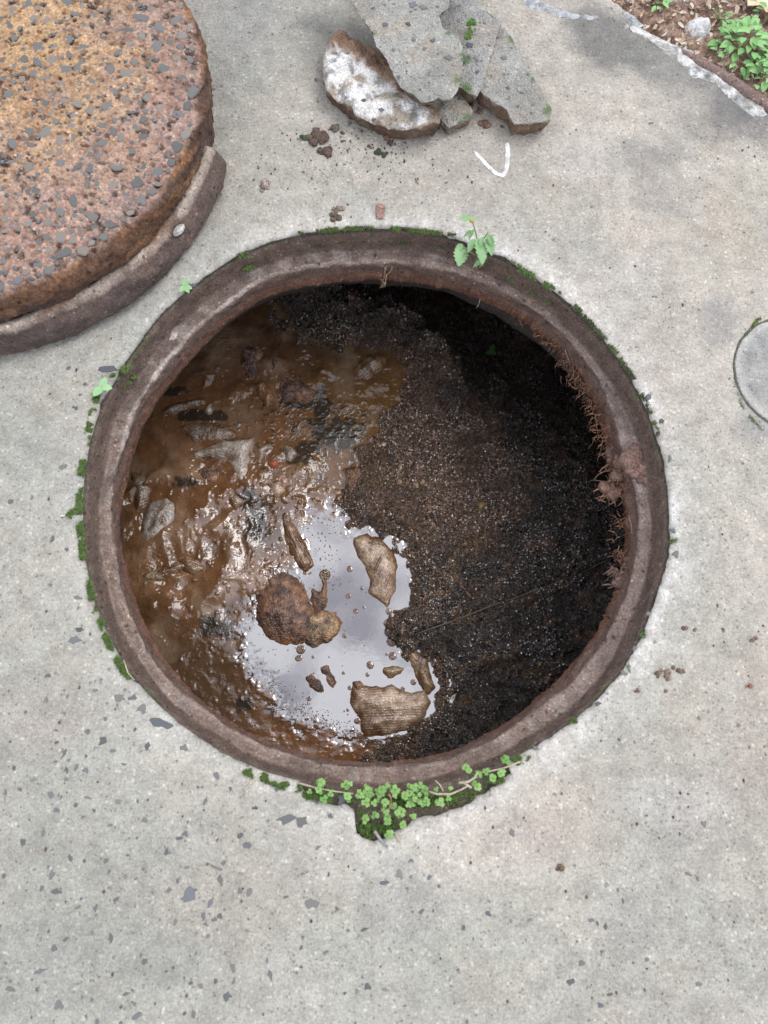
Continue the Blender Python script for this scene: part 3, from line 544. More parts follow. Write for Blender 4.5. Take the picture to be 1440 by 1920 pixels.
# bubbles
def bubbles_mesh(name, n, r, seed, base=True):
    rn = np.random.default_rng(seed); parts = []
    def hemi(cx, cy, rr, hz):
        k = 10; V = []; m = 4
        for j in range(m):
            ph = j/m*math.pi/2
            for i in range(k): a_ = 2*math.pi*i/k; V.append((cx+rr*math.cos(ph)*math.cos(a_), cy+rr*math.cos(ph)*math.sin(a_), hz*math.sin(ph)))
        V.append((cx, cy, hz)); F = [tuple(q) for q in grid_faces(m, k, True)]+[((m-1)*k+i, (m-1)*k+(i+1) % k, m*k) for i in range(k)]
        return np.array(V), F
    if base: parts.append(hemi(0, 0, r, r*.22))
    for i in range(n):
        a_ = rn.uniform(0, 6.28); q = r*.72*math.sqrt(rn.uniform(0, 1)); s = r*rn.uniform(.16, .34)
        parts.append(hemi(q*math.cos(a_), q*math.sin(a_), s, s*1.0+r*.12))
    V, F, _ = join(parts); return mesh(name, V, F, M_BUB, link=False)
bm_ = [bubbles_mesh('bubbles_a', 14, 1, 1), bubbles_mesh('bubbles_b', 5, 1, 2), bubbles_mesh('bubbles_c', 2, 1, 3)]
BUB = [(609,1078,12,'round frothy bubble raft, the largest one on the bright water'),(656,1067,7,'pointed froth raft right of the largest one'),(572,1074,5,'froth dot just left of the largest raft'),(578,1061,6,'golden froth dot at the tip of the narrow strip'),(653,1118,6,'oval froth raft in the middle of the bright water'),
 (667,1146,6,'upright oval froth raft below the middle one'),(682,1139,4,'dark froth dot right of the upright oval raft'),(679,1103,5,'small froth pair beside the two lobed scrap'),(646,1192,5,'lone froth ring below the yellowish scrap'),(564,1218,9,'round pale froth raft under the big dark wad'),
 (560,1234,7,'elongated froth raft below the round pale one'),(587,1232,4,'small froth dot right of the elongated raft'),(617,1232,3,'tiny froth dot above the pale frothy crumb'),(734,1204,9,'froth raft against the right shore above the long tan cloth'),(725,1227,4,'froth dot beside the long tan cloth'),
 (736,1230,8,'double froth raft beside the long tan cloth'),(694,1247,8,'brown oval froth raft left of the small striped scrap'),(689,1265,5,'froth dot above the brown flap'),(775,1279,6,'shiny froth raft in the inlet by the long tan cloth'),(755,1292,5,'froth ring on the top edge of the large fan shaped cloth'),
 (656,1290,5,'froth dot at the left tip of the brown flap'),(644,1262,4,'froth ring in open water left of the brown flap'),(652,1331,4,'froth dot left of the large fan shaped cloth'),(670,1352,6,'froth raft at the lower left corner of the large fan shaped cloth'),(676,1379,7,'lowest froth raft, against the bottom mud'),
 (580,1310,5,'froth dot in the lower part of the bright water'),(500,1258,3,'tiny froth dot near the left shore of the bright water'),(729,1147,7,'froth raft where the right shore juts out'),(728,1168,9,'froth raft just under the jutting shore'),(738,1100,5,'froth dots between the two lobed scrap and the shore'),(683,1045,7,'froth clump in the notch of the two lobed scrap'),(628,1185,6,'froth clump on the edge of the yellowish scrap'),(512,1143,4,'froth dot on the left side of the big dark wad')]
for i, (x, y, r, lb) in enumerate(BUB):
    p = G(x, y, ZS); s = r*.00100
    o = inst(bm_[0] if r > 8 else bm_[1] if r > 4.5 else bm_[2], 'froth', None, (p[0], p[1], ZS-.0004), (0, 0, i*1.3), (s*random.uniform(.9, 1.1), s*random.uniform(.9, 1.25), s*.8))
    tag(o, lb, 'froth', 'froth rafts floating on the puddle')
# fine froth specks nobody could count
parts = []
rn = np.random.default_rng(5); k = 6; base_v = np.array([(math.cos(2*math.pi*i/k), math.sin(2*math.pi*i/k), 0) for i in range(k)]+[(.6*math.cos(2*math.pi*i/k), .6*math.sin(2*math.pi*i/k), .7) for i in range(k)]+[(0, 0, .95)])
base_f = [tuple(q) for q in grid_faces(2, k, True)]+[(k+i, k+(i+1) % k, 2*k) for i in range(k)]
def speck(x, y, r, z=ZS):
    p = G(x, y, z); parts.append((base_v*np.array([r, r*rn.uniform(.6, 1.3), r*.6])+np.array([p[0], p[1], z]), base_f))
for _ in range(420):
    t = rn.uniform(0, 1); x = 470+t*210+rn.normal(0, 14); y = 1275+100*math.sin(t*1.5)+rn.normal(0, 14); speck(x, y, rn.uniform(.0006, .0017))
for _ in range(150):
    x, y = rn.uniform(560, 640), rn.uniform(950, 1110); speck(x, y, rn.uniform(.0006, .002))
for _ in range(220):
    x, y = rn.uniform(250, 520), rn.uniform(900, 1380); speck(x, y, rn.uniform(.0005, .0016), ZS+.0008)
for _ in range(160):
    x, y = rn.uniform(300, 720), rn.uniform(560, 960); speck(x, y, rn.uniform(.0005, .0013), ZS+.0008)
for _ in range(60):
    x, y = rn.uniform(480, 740), rn.uniform(1080, 1300); speck(x, y, rn.uniform(.0006, .0016))
V, F, _ = join(parts); tag(mesh('froth_specks', V, F, M_BUB), 'fine froth specks dotted over the brown liquid', 'froth', kind='stuff')

# debris on the sludge
tw = []
P = [(770,1192),(800,1180),(840,1168),(880,1152),(920,1138),(960,1122),(1000,1108),(1050,1088),(1100,1068),(1140,1050)]
pts = np.array([G(x, y+random.uniform(-2, 2), comp_z(x, y)+.006) for x, y in P]); v, f = tube_arrays(pts, np.linspace(.0017, .0010, len(pts)), 6)
tag(mesh('twig', v, f, M_ROOT, np.tile((.13,.10,.075), (len(v), 1))), 'long thin dark twig lying across the black sludge towards the right rim', 'twig')
for (a_, b_, r_, cc, lb) in (((866,1098),(884,1120),.0008,(.40,.17,.08),'orange needle lying on the sludge beside a second one'), ((828,1124),(846,1112),.0007,(.36,.15,.08),'short reddish needle left of the orange one'), ((876,1160),(884,1142),.0006,(.30,.22,.12),'fine straw crossing the long twig'), ((1060,830),(1000,855),.0007,(.05,.045,.04),'faint dark stalk in the shaded upper right of the pit')):
    z1 = comp_z(*a_)+.007; pts = wander(G(*a_, z1), G(*b_, comp_z(*b_)+.008), 6, .0006); v, f = tube_arrays(pts, r_, 5)
    tag(mesh('straw', v, f, M_ROOT, np.tile(cc, (len(v), 1))), lb, 'straw')
for (x, y, rx, ry, cc, lb) in ((780,910,.008,.006,(.55,.42,.28),'pinkish husk in the middle of the sludge'), (792,905,.006,.005,(.55,.45,.25),'yellowish husk touching the pinkish one'), (902,946,.0055,.0055,(.45,.30,.04),'mustard yellow seed on the black sludge'), (958,888,.003,.002,(.6,.52,.3),'small cream chip above the mustard seed'),
        (1048,983,.005,.003,(.75,.72,.6),'white oval seed on the right side of the sludge'), (872,1020,.005,.003,(.55,.40,.10),'yellow flake below the mustard seed'), (942,1023,.005,.0025,(.75,.70,.55),'cream sliver right of the yellow flake'), (912,1205,.004,.003,(.7,.5,.25),'small orange crumb on the lower sludge'), (1012,1245,.003,.003,(.6,.5,.12),'yellow crumb on the lower right sludge'), (748,903,.006,.005,(.5,.35,.2),'tan husk left of the pinkish one'), (765,582,.004,.003,(.45,.36,.28),'pale grain in the dark top of the pit'), (797,1113,.003,.003,(.7,.6,.5),'white grain near the reddish needle')):
    z_ = comp_z(x, y); tag(blob('husk', x, y, z_+.002, rx, ry, .005, M_LUMP, cc, int(x) % 37, rot=random.uniform(0, 3)), lb, 'husk')
for i in range(0): pass

# ------------------------------------------------------------------ pieces of stone, shared meshes
def stone_mesh(name, seed, mat, thick=.35, spiky=.35, n=9):
    r = np.random.default_rng(seed); a = np.sort(np.linspace(0, 2*np.pi, n, endpoint=False)+r.uniform(-.28, .28, n)); rr = 1+r.uniform(-spiky, spiky, n)
    o = np.stack([rr*np.cos(a), rr*np.sin(a)], -1); V = list(np.c_[o*1.0, np.full(n, -thick)])+list(np.c_[o, np.full(n, -.08*thick)])+list(np.c_[o*.82, thick*(.75+r.uniform(-.2, .25, n))])
    V.append((0, 0, thick*1.0)); F = [tuple(q) for q in grid_faces(3, n, True)]+[(2*n+i, 2*n+(i+1) % n, 3*n) for i in range(n)]
    return mesh(name, V, F, mat, smooth=False, link=False)
FL = [stone_mesh('stone_flake', 10+i, M_STONE, .12, .42, 9) for i in range(10)]
LS = [stone_mesh('lid_stone', 50+i, M_LIDSTONE, .5, .26, 8) for i in range(10)]
def pz(x, y): return float(fbm(np.array(x), np.array(y), 5, 3, 21)*.0012+fbm(np.array(x), np.array(y), 60, 3, 22)*.00035)
big = [(302,1356,21,9),(354,1677,15,14),(104,1671,10,6),(97,1641,6,9),(95,1490,5,9),(192,1390,7,9),(277,1398,5,8),(346,1402,8,8),(162,1445,6,5),(221,1503,5,5),(106,1519,5,5),(271,1537,7,5),(164,1495,8,3),(385,1502,3,9),(406,1454,5,10),(537,1537,17,8),(567,1540,10,11),(479,1515,6,4),(348,1564,6,5),(450,1567,6,5),(463,1585,7,6),(312,1597,5,6),(412,1646,5,9),(317,1669,5,5),(406,1627,13,3),(419,1619,5,4),(395,1692,4,9),(382,1717,4,8),(413,1718,5,5),(467,1673,5,8),(585,1694,12,9),(208,1758,4,9),(101,1777,6,7),(75,1821,12,4),(437,1815,4,10),(507,1829,4,9),(426,1867,6,8),(377,1849,5,5),(112,1885,8,8),(256,1905,9,5),(271,1803,5,5),(19,1854,11,4),(131,1608,4,9),(81,1561,3,8),(43,1579,5,8),(120,1414,3,10),(225,1308,10,8),(250,1308,9,6),(268,1330,9,9),(200,692,19,9),(20,940,5,6),(98,1010,5,8),(145,1120,9,5),(140,1200,12,9),(125,1030,4,6),(178,1295,6,3),(150,1180,8,5),(142,765,7,5),(160,720,5,4),(128,690,5,5),(118,875,8,6),(150,740,5,3),(845,445,10,5),(360,535,10,6),(500,1335,8,6),(640,1500,7,9),(520,1480,5,4),(1262,995,7,6),(1268,1040,7,8),(1215,745,6,10),(1240,790,5,7),(1255,860,4,9),(1215,1150,7,5),(1190,1215,7,5),(1170,1262,8,5),(1120,1320,7,4),(1005,1402,6,4),(620,1530,5,6),(750,1640,6,9),(720,1655,9,4),(1310,1845,6,4),(1090,1805,8,5),(915,1712,7,5),(805,1645,5,5),(1070,1840,8,6),(1125,1885,6,4),(960,1560,5,8),(1320,1545,6,7),(690,1850,6,6)]
rs = np.random.default_rng(11); pts = list(big)
while len(pts) < 250:
    x, y = rs.uniform(-5, 1445), rs.uniform(-5, 1925)
    dens = (.08+.92*ss(900, 200, x)*ss(1150, 1350, y)+.30*ss(1300, 1500, y))*(1 if y > 1250 else .35)
    if rs.uniform() > dens: continue
    p = G(x, y, 0); r_ = math.hypot(p[0], p[1])
    if r_ < .425 or float(edge_sd(np.array(p[0]), np.array(p[1]))) > -.03: continue
    if math.hypot(p[0]+.612, p[1]-.543) < .41 or (560 < x < 1060 and y < 260): continue
    if min(math.hypot(x-q[0], y-q[1]) for q in pts) < 13: continue
    s = rs.uniform(1.8, 4.6); k = rs.uniform(1, 2.4); pts.append((x, y, s, s*k) if rs.uniform() < .6 else (x, y, s*k, s))
for i, (x, y, rx, ry) in enumerate(pts):
    p = G(x, y, 0); q = 1.05/1387*.9
    k_ = .85 if i < len(big) else .68; inst(FL[i % 10], 'stone', pav, (p[0], p[1], pz(p[0], p[1])+.0003), (0, 0, rs.uniform(-.5, .5)), (rx*q*k_, ry*q*k_, .006))

# ------------------------------------------------------------------ the lid lying beside the hole
LC = np.array([-.612, .543])
lid = empty('manhole_cover', (LC[0], LC[1], 0), 'round rusty concrete manhole cover with exposed grey pebbles lying beside the hole', 'manhole cover')
NL = 1400; th = np.linspace(-np.pi, np.pi, NL, endpoint=False); x0, y0 = np.cos(th)*.36, np.sin(th)*.36
# body: face and side
rad = np.r_[np.linspace(0, .33, 120)**1.0, np.linspace(.333, .350, 10), [.3535,.357,.3595,.361,.3615,.3615,.361,.36,.359,.358,.357]]
zz = np.r_[np.full(120, .101), np.linspace(.101, .0985, 10), [.0965,.094,.090,.085,.079,.073,.067,.061,.055,.050,.0]]
RR = rad[:, None]*np.ones(NL); XX, YY = RR*np.cos(th), RR*np.sin(th)
ZZ = zz[:, None]+fbm(XX, YY, 60, 4, 600)*.0016*ss(0, .02, zz[:, None]-.05)+fbm(XX, YY, 200, 3, 601)*.0010*ss(0,.02,zz[:, None]-.05)
pit = np.maximum(0, fbm(XX, YY, 110, 2, 602)-.32)*.014; ZZ -= pit*(zz[:, None] > .096)
side = ss(.0996, .0945, zz)[:, None]
rj = (fbm(x0[None]+0*RR, y0[None]+zz[:, None]*3, 22, 4, 603)*.007+fbm(x0[None]+0*RR, y0[None]+zz[:, None]*4, 90, 3, 604)*.004-np.maximum(0, fbm(x0[None]+0*RR, y0[None], 45, 3, 617)-.1)*.014*ss(.07, .1, zz)[:, None])*ss(.330, .352, rad)[:, None]
XX, YY = (RR+rj)*np.cos(th), (RR+rj)*np.sin(th)
lpx, lpy = PROJ(XX+LC[0], YY+LC[1], ZZ)
c = np.tile(np.array((.37,.25,.195)), XX.shape+(1,))
c = lerp(c, (.46,.31,.175), ss(1.25, .35, np.hypot((lpx-60)/260, (lpy-90)/260)+.35*fbm(XX, YY, 14, 4, 605)))
c = lerp(c, (.34,.255,.225), ss(.0, .5, fbm(XX, YY, 18, 4, 606))*.55)
c = lerp(c, (.25,.150,.105), ss(.05, .5, fbm(XX, YY, 26, 4, 607))*.5); c = lerp(c, (.22,.165,.145), ss(.30, .349, RR)*ss(-.2, .3, fbm(XX, YY, 40, 4, 616))*.6)
c = lerp(c, (.15,.10,.07), ss(.30, .40, fbm(XX, YY, 110, 2, 602))*.6)
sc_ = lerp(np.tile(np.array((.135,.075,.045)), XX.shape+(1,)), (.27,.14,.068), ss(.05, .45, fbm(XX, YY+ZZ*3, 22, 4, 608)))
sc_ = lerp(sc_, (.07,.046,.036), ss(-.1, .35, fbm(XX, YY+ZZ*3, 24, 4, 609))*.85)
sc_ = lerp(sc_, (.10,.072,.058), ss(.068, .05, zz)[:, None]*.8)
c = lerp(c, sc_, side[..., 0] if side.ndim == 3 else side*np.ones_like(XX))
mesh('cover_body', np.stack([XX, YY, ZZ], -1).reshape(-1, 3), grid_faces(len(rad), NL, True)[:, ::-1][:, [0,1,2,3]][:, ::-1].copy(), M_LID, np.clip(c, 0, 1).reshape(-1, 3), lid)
# flange: broken away from the right-hand end upwards
a0, a1 = -math.pi*1.02, math.radians(-39.0)
fe = G(408, 282, .03); a1 = math.atan2(fe[1]-LC[1], fe[0]-LC[0])
NFL = 900; tf = np.linspace(a0, a1, NFL); xx0, yy0 = np.cos(tf)*.38, np.sin(tf)*.38
pf = [(.345,.002,'b'),(.376,.001,'b'),(.382,.006,'b'),(.3855,.012,'b'),(.385,.020,'b'),(.3835,.028,'b'),(.3805,.034,'b'),(.377,.0385,'b'),(.3735,.0425,'b'),(.3705,.0460,'u'),(.367,.0490,'w'),(.3635,.0510,'w'),(.360,.0515,'u'),(.3565,.050,'u'),(.355,.046,'b')]
Vv = []; Cc = []
tap = ss(0, .035, a1-tf)
for r, z, t in pf:
    r_ = (r-.352)*(.35+.65*tap)+.352+fbm(xx0, yy0+z*4, 24, 4, 620)*.0042+fbm(xx0, yy0+z*4, 90, 3, 621)*.0028
    z_ = z*(.55+.45*tap)+fbm(xx0+r, yy0, 50, 3, 622)*.0028
    t_ = {'b': (.085,.062,.055), 'u': (.30,.24,.20), 'w': (.42,.35,.29)}[t]; t_ = np.tile(np.array(t_), (NFL, 1))
    near = ss(.5, .02, a1-tf)
    if t in 'uw': t_ = lerp(t_, (.46,.41,.36), near*.55*(.6+.4*fbm(xx0, yy0, 40, 3, 623))); t_ = lerp(t_, (.14,.1,.085), ss(-.05, .4, fbm(xx0+r*2, yy0, 30, 4, 624))*.75); t_ = lerp(t_, (.24,.13,.07), ss(.0, .35, fbm(xx0+r*3, yy0, 20, 4, 626))*ss(.375, .360, r)*.8)
    else: t_ = lerp(t_, (.17,.12,.095), ss(.0, .5, fbm(xx0, yy0+z*2, 30, 4, 625))*.6)
    Vv.append(np.stack([r_*np.cos(tf), r_*np.sin(tf), z_], -1)); Cc.append(t_)
fv = np.array(Vv); ff = [tuple(q) for q in grid_faces(len(pf), NFL)]; ff.append(tuple(i*NFL+NFL-1 for i in range(len(pf)))); ff.append(tuple(i*NFL for i in range(len(pf)-1, -1, -1)))
fl = mesh('flange', fv.reshape(-1, 3), ff, M_RING, np.clip(np.array(Cc), 0, 1).reshape(-1, 3), lid); fl['label'] = 'grey brown lower flange, broken off at its upper end'
ch = blob('plaster_chip', 335, 430, .047, .010, .005, .004, M_WHITE, (.62,.6,.56), 8, parent=lid, rot=.9)
# pebbles
rs = np.random.default_rng(21); got = []; tries = 0
def lid_ok(p): return math.hypot(p[0]-LC[0], p[1]-LC[1]) < .347
want = [(15, 26), (12.5, 44), (10.5, 62), (9, 78), (7.5, 90)]
for r0, cnt in want:
    k = 0; tr = 0
    while k < cnt and tr < 9000:
        tr += 1; x, y = rs.uniform(-15, 380), rs.uniform(-15, 540); p = G(x, y, .1)
        if not lid_ok(p): continue
        if any((x-q[0])**2+(y-q[1])**2 < ((r0+q[2])*1.02)**2 for q in got): continue
        got.append((x, y, r0)); k += 1
q = .88/1387
for i, (x, y, r) in enumerate(got[:300]):
    p = G(x, y, .1); s = r*q*1.05; e_ = rs.uniform(.75, 1.3)
    inst(LS[i % 10], 'pebble', lid, (p[0]-LC[0], p[1]-LC[1], .1003+rs.uniform(-.0009, .0006)), (rs.uniform(-.12, .12), rs.uniform(-.12, .12), rs.uniform(0, 6.3)), (s*e_, s/e_, s*.30))
for r0, cnt in ((6.2, 130), (5.2, 170)):
    k = 0; tr = 0
    while k < cnt and tr < 9000:
        tr += 1; x, y = rs.uniform(-15, 380), rs.uniform(-15, 540); p = G(x, y, .1)
        if not lid_ok(p) or any((x-q_[0])**2+(y-q_[1])**2 < ((r0+q_[2])*1.0)**2 for q_ in got): continue
        got.append((x, y, r0)); k += 1
parts = []; tm = stone_mesh('grit', 90, M_LIDSTONE, .5, .3, 6); tv = np.array([v.co[:] for v in tm.vertices]); tfc = [tuple(p.vertices) for p in tm.polygons]
for _ in range(2400):
    a_ = rs.uniform(0, 6.283); r_ = .351*math.sqrt(rs.uniform(0, 1)); x, y = LC[0]+r_*math.cos(a_), LC[1]+r_*math.sin(a_)
    px_, py_ = PROJ(np.array(x), np.array(y), .1)
    if not (-60 < px_ < 420 and -60 < py_ < 600): continue
    s = rs.uniform(.0009, .0030); cth, sth = math.cos(a_*7), math.sin(a_*7); v = tv*np.array([s, s*.8, s*.6]); v = np.c_[v[:, 0]*cth-v[:, 1]*sth, v[:, 0]*sth+v[:, 1]*cth, v[:, 2]]
    g_ = rs.uniform(.5, 1.5); cl = np.array((.15,.155,.165))*g_ if rs.uniform() < .6 else np.array((.42,.30,.2))*g_
    parts.append((v+np.array([x-LC[0], y-LC[1], .1005]), tfc, cl))
for (x, y, r0) in got[300:]:
    p = G(x, y, .1); s = r0*q; an = rs.uniform(0, 6.28); v = tv*np.array([s, s*.8, s*.5]); v = np.c_[v[:, 0]*math.cos(an)-v[:, 1]*math.sin(an), v[:, 0]*math.sin(an)+v[:, 1]*math.cos(an), v[:, 2]]
    parts.append((v+np.array([p[0]-LC[0], p[1]-LC[1], .1004]), tfc, np.array((.15,.165,.18))*rs.uniform(.7, 1.35)))
V, F, C_ = join(parts); tag(mesh('grit', V, F, M_CLOD, C_, lid, smooth=False), kind='stuff')

# ------------------------------------------------------------------ broken slab pieces
def piece(name, poly, zf, thick, tone, side, label, seed, step=.0042, colf=None, cat='concrete fragment', jag=.0035, mat=None, warp=.0012, under=.004):
    """poly in photograph pixels of the piece's top face, zf(px, py) its height"""
    P = refine(np.asarray(poly, float), 5.0, jag*900, seed+700)
    g3 = G(P[:, 0], P[:, 1], zf(P[:, 0], P[:, 1])); g = g3[:, :2]
    area = 0.5*np.sum(g[:, 0]*np.roll(g[:, 1], -1)-np.roll(g[:, 0], -1)*g[:, 1])
    if area < 0: g = g[::-1]
    V2, F = tri_fill(g, step, seed)
    A = np.c_[g, np.ones(len(g))]; zz_ = np.linalg.lstsq(np.c_[g3[:, :2], np.ones(len(g3))], g3[:, 2], rcond=None)[0]
    top = V2 @ zz_[:2]+zz_[2]; x, y = V2[:, 0], V2[:, 1]; d = seg_dist(V2, g)
    top = top+fbm(x, y, 60, 3, seed+710)*warp-.0012*np.exp(-np.maximum(d, 0)/.002)
    c_ = lerp(np.tile(np.array(tone), (len(x), 1)), np.array(tone)*.78, ss(-.1, .5, fbm(x, y, 20, 4, seed+711))*.8)
    if colf is not None:
        pxx, pyy = PROJ(x, y, top); c_ = colf(c_, x, y, pxx, pyy, d)
    n0 = len(V2)
    # map outline vertices (they come first)
    nb = len(g); V = [np.c_[V2, top]]; C = [c_]
    nrm = np.roll(g, -1, 0)-np.roll(g, 1, 0); nrm = np.stack([nrm[:, 1], -nrm[:, 0]], -1); nrm /= np.linalg.norm(nrm, axis=1)[:, None]+1e-9
    K = 5
    V.append(V[0][:nb].copy()); C.append(C[0][:nb]*.92)
    for k in range(1, K+1):
        f = k/K; off = (fbm(g[:, 0]+f*.03, g[:, 1]-f*.02, 90, 3, seed+720)*.0035+math.sin(f*3.14)*.002-under*f)
        q_ = g+nrm*off[:, None]; zt = g @ zz_[:2]+zz_[2]-thick*f
        V.append(np.c_[q_, zt]); cs = lerp(np.tile(np.array(side), (nb, 1)), np.array(tone)*.8, ss(.0, .5, fbm(g[:, 0], g[:, 1]+f*.03, 50, 3, seed+721))*.6); C.append(cs)
    V = np.concatenate(V); C = np.concatenate(C); FF = list(F)
    idx = [[n0+k*nb+i for i in range(nb)] for k in range(K+1)]
    for k in range(K):
        for i in range(nb):
            j = (i+1) % nb; FF.append((idx[k][i], idx[k+1][i], idx[k+1][j], idx[k][j]))
    FF.append(tuple(reversed(idx[K])))
    cen = V.mean(0); cen[2] = V[:, 2].min()
    V[:, :2] += 0; o = mesh(name, V-cen, FF, mat or M_PIECE, np.clip(C, 0, 1)); o.location = [float(t) for t in cen]
    fl_ = np.ones(len(o.data.polygons), bool); fl_[len(F):] = False; o.data.polygons.foreach_set('use_smooth', fl_)
    tag(o, label, cat)
    return o, cen
GREY = (.375,.365,.33)
def mossy(spots):
    def f(c_, x, y, px, py, d):
        for (mx_, my_, r) in spots:
            w = ss(1.2, .5, np.hypot(px-mx_, py-my_)/r+.5*fbm(x, y, 80, 3, 740)); c_ = lerp(c_, (.07,.14,.03), w*.8)
        c_ = lerp(c_, c_*np.array([1.05,.9,.78]), ss(.1, .5, fbm(x, y, 25, 3, 741))*.5)
        return c_
    return f
def flakes(o, cen, zf, lst):
    for i, (x, y, r) in enumerate(lst):
        z = float(zf(np.array(float(x)), np.array(float(y)))); p = G(x, y, z); s = r*.00060
        inst(FL[i % 10], 'stone', o, (p[0]-cen[0], p[1]-cen[1], z-cen[2]+.0006), (0, 0, i), (s, s*1.1, .006))
zr = lambda x, y: .030+0*(x)+.010*(300-y)/300
rg_, cr_ = piece('concrete_fragment', [(905,-60),(870,-5),(905,12),(950,55),(990,120),(1015,165),(1034,205),(1032,220),(1010,230),(965,231),(950,205),(925,190),(905,172),(886,150),(880,112),(860,60),(780,-60)], zr, .032, GREY, (.20,.13,.085),
    'curved concrete fragment with a rounded outer edge, rightmost of the pile', 31, under=.008, jag=.005, colf=mossy([(1028,205,12),(925,25,14),(1000,150,6),(960,75,8)]))
flakes(rg_, cr_, zr, [(945,108,6),(952,165,5),(990,140,5),(935,70,5),(1000,195,5),(970,200,4)])
zm = lambda x, y: .037+.010*(180-y)/180
rm_, cm_ = piece('concrete_fragment', [(800,-60),(862,-20),(905,15),(940,42),(928,80),(916,120),(908,150),(895,178),(880,174),(856,160),(848,120),(846,80),(826,45),(766,-20)], zm, .032, (.36,.355,.33), (.17,.12,.08),
    'grey concrete fragment wedged between the curved piece and the big plate', 32, under=.010, jag=.005, colf=mossy([(872,110,12),(873,165,12)]))
flakes(rm_, cm_, zm, [(880,85,8),(892,110,6),(860,40,6),(884,60,5),(895,135,5)])
zs = lambda x, y: .020+0*x
piece('concrete_fragment', [(818,214),(835,188),(858,172),(870,180),(888,208),(880,222),(862,228),(842,238)], zs, .019, (.36,.34,.30), (.16,.10,.07), 'small chunk of concrete below the tip of the big plate', 33, step=.004, colf=mossy([(880,220,9),(866,230,7)]))
def whitef(c_, x, y, px, py, d):
    # band of white paint flaking off, brown earth to the upper right
    t = (px-600)*.55+(py-95)*-.83      # distance towards the upper right side
    e_ = 18+20*fbm(x, y, 30, 4, 751)+8*fbm(x, y, 110, 3, 752)
    w = ss(6, -6, t-e_)*ss(-.02, .010, d-.004*0-.0*x)
    c_ = lerp(np.tile(np.array((.29,.185,.12)), (len(x), 1)), (.20,.12,.08), ss(-.1, .4, fbm(x, y, 40, 4, 753)))
    wh = lerp(np.tile(np.array((.84,.82,.78)), (len(x), 1)), (.42,.36,.28), ss(-.05, .3, fbm(x, y, 55, 4, 754)+.0022*(px-710)-.0008*(175-py)))
    c_ = lerp(c_, wh, np.clip(w, 0, 1)); c_ = lerp(c_, (.20,.19,.185), ss(.2, .32, fbm(x, y, 75, 3, 755))*.75*w)
    return lerp(c_, (.22,.16,.11), ss(.006, .001, d)*.7)
zw = lambda x, y: .034+.00006*(x-700)-.00004*(y-150)
rw_, cw_ = piece('concrete_fragment', [(602,132),(610,90),(624,62),(640,58),(672,75),(712,92),(740,120),(762,155),(790,190),(822,205),(824,232),(792,240),(745,240),(712,232),(672,216),(640,190),(612,170)], zw, .033, (.4,.33,.27), (.14,.09,.06),
    'rust brown chunk covered with flaking white paint, left of the pile', 34, under=.010, colf=whitef, warp=.010, jag=.007)
flakes(rw_, cw_, zw, [(601,130,8),(660,160,6),(682,188,8),(716,205,7),(700,225,5),(630,100,4)])
zb = lambda x, y: .064+.010*(185-y)/185+.00002*(x-750)
rb_, cb_ = piece('concrete_fragment', [(600,-60),(655,-8),(682,40),(700,60),(705,85),(722,105),(735,135),(752,162),(768,172),(790,190),(800,192),(822,184),(848,184),(856,172),(866,135),(868,90),(858,68),(828,48),(824,30),(842,12),(850,-60)], zb, .022, (.385,.378,.34), (.18,.12,.08),
    'largest broken concrete plate, lying on top of the pile', 35, under=.016, jag=.0055, colf=mossy([(845,55,12),(868,105,10),(700,62,6),(858,150,8)]))
flakes(rb_, cb_, zb, [(722,46,6),(765,45,6),(775,75,6),(812,75,6),(796,92,6),(840,108,8),(775,8,9),(796,14,7),(700,15,4)])

# moss: thousands of tiny blades
def moss(name, spots, n, label, seed, zf=lambda x, y: 0.0, hmin=.0012, hmax=.0052, tone=(.12,.205,.055)):
    r = np.random.default_rng(seed); V = np.zeros((n*4, 3)); C = np.zeros((n*4, 3)); wts = np.array([s[2]*s[3] for s in spots], float); wts /= wts.sum(); ch_ = r.choice(len(spots), n, p=wts)
    s_ = np.array([s[:4] for s in spots], float)[ch_]; a_ = r.uniform(0, 2*np.pi, n); q_ = np.sqrt(r.uniform(0, 1, n)); px = s_[:, 0]+s_[:, 2]*q_*np.cos(a_); py = s_[:, 1]+s_[:, 3]*q_*np.sin(a_)
    b = G(px, py, 0.0); dens = fbm(b[:, 0], b[:, 1], 70, 3, seed); hs = r.uniform(hmin, hmax, n)*(.55+.9*ss(-.5, .6, dens)); z0 = np.array([zf(u, v) for u, v in zip(b[:, 0], b[:, 1])]); 
    keep_ = fbm(b[:, 0], b[:, 1], 95, 3, seed+5) > -.06; z0 = np.where(keep_, z0, -.03)
    for k in range(3):
        an = a_*3+k*2.094; V[k::4] = np.c_[b[:, 0]+.0009*np.cos(an), b[:, 1]+.0009*np.sin(an), z0-.001]
    V[3::4] = np.c_[b[:, 0]+r.normal(0, .0012, n), b[:, 1]+r.normal(0, .0012, n), z0+hs]
    t = lerp(np.tile(np.array(tone), (n, 1)), (.23,.32,.10), ss(-.3, .6, dens+r.uniform(-.3, .3, n))*.7); t = lerp(t, (.06,.07,.03), (r.uniform(0, 1, n) < .22)*.8)
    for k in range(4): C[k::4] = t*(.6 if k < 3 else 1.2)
    i = np.arange(n)*4; F = np.concatenate([np.stack([i, i+1, i+3], -1), np.stack([i+1, i+2, i+3], -1), np.stack([i+2, i, i+3], -1)])
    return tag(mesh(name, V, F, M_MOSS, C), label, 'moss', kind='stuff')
def arc_spots(a_list, off, rx, ry):
    out = []
    for x, y in a_list: out.append((x+off[0], y+off[1], rx, ry))
    return out
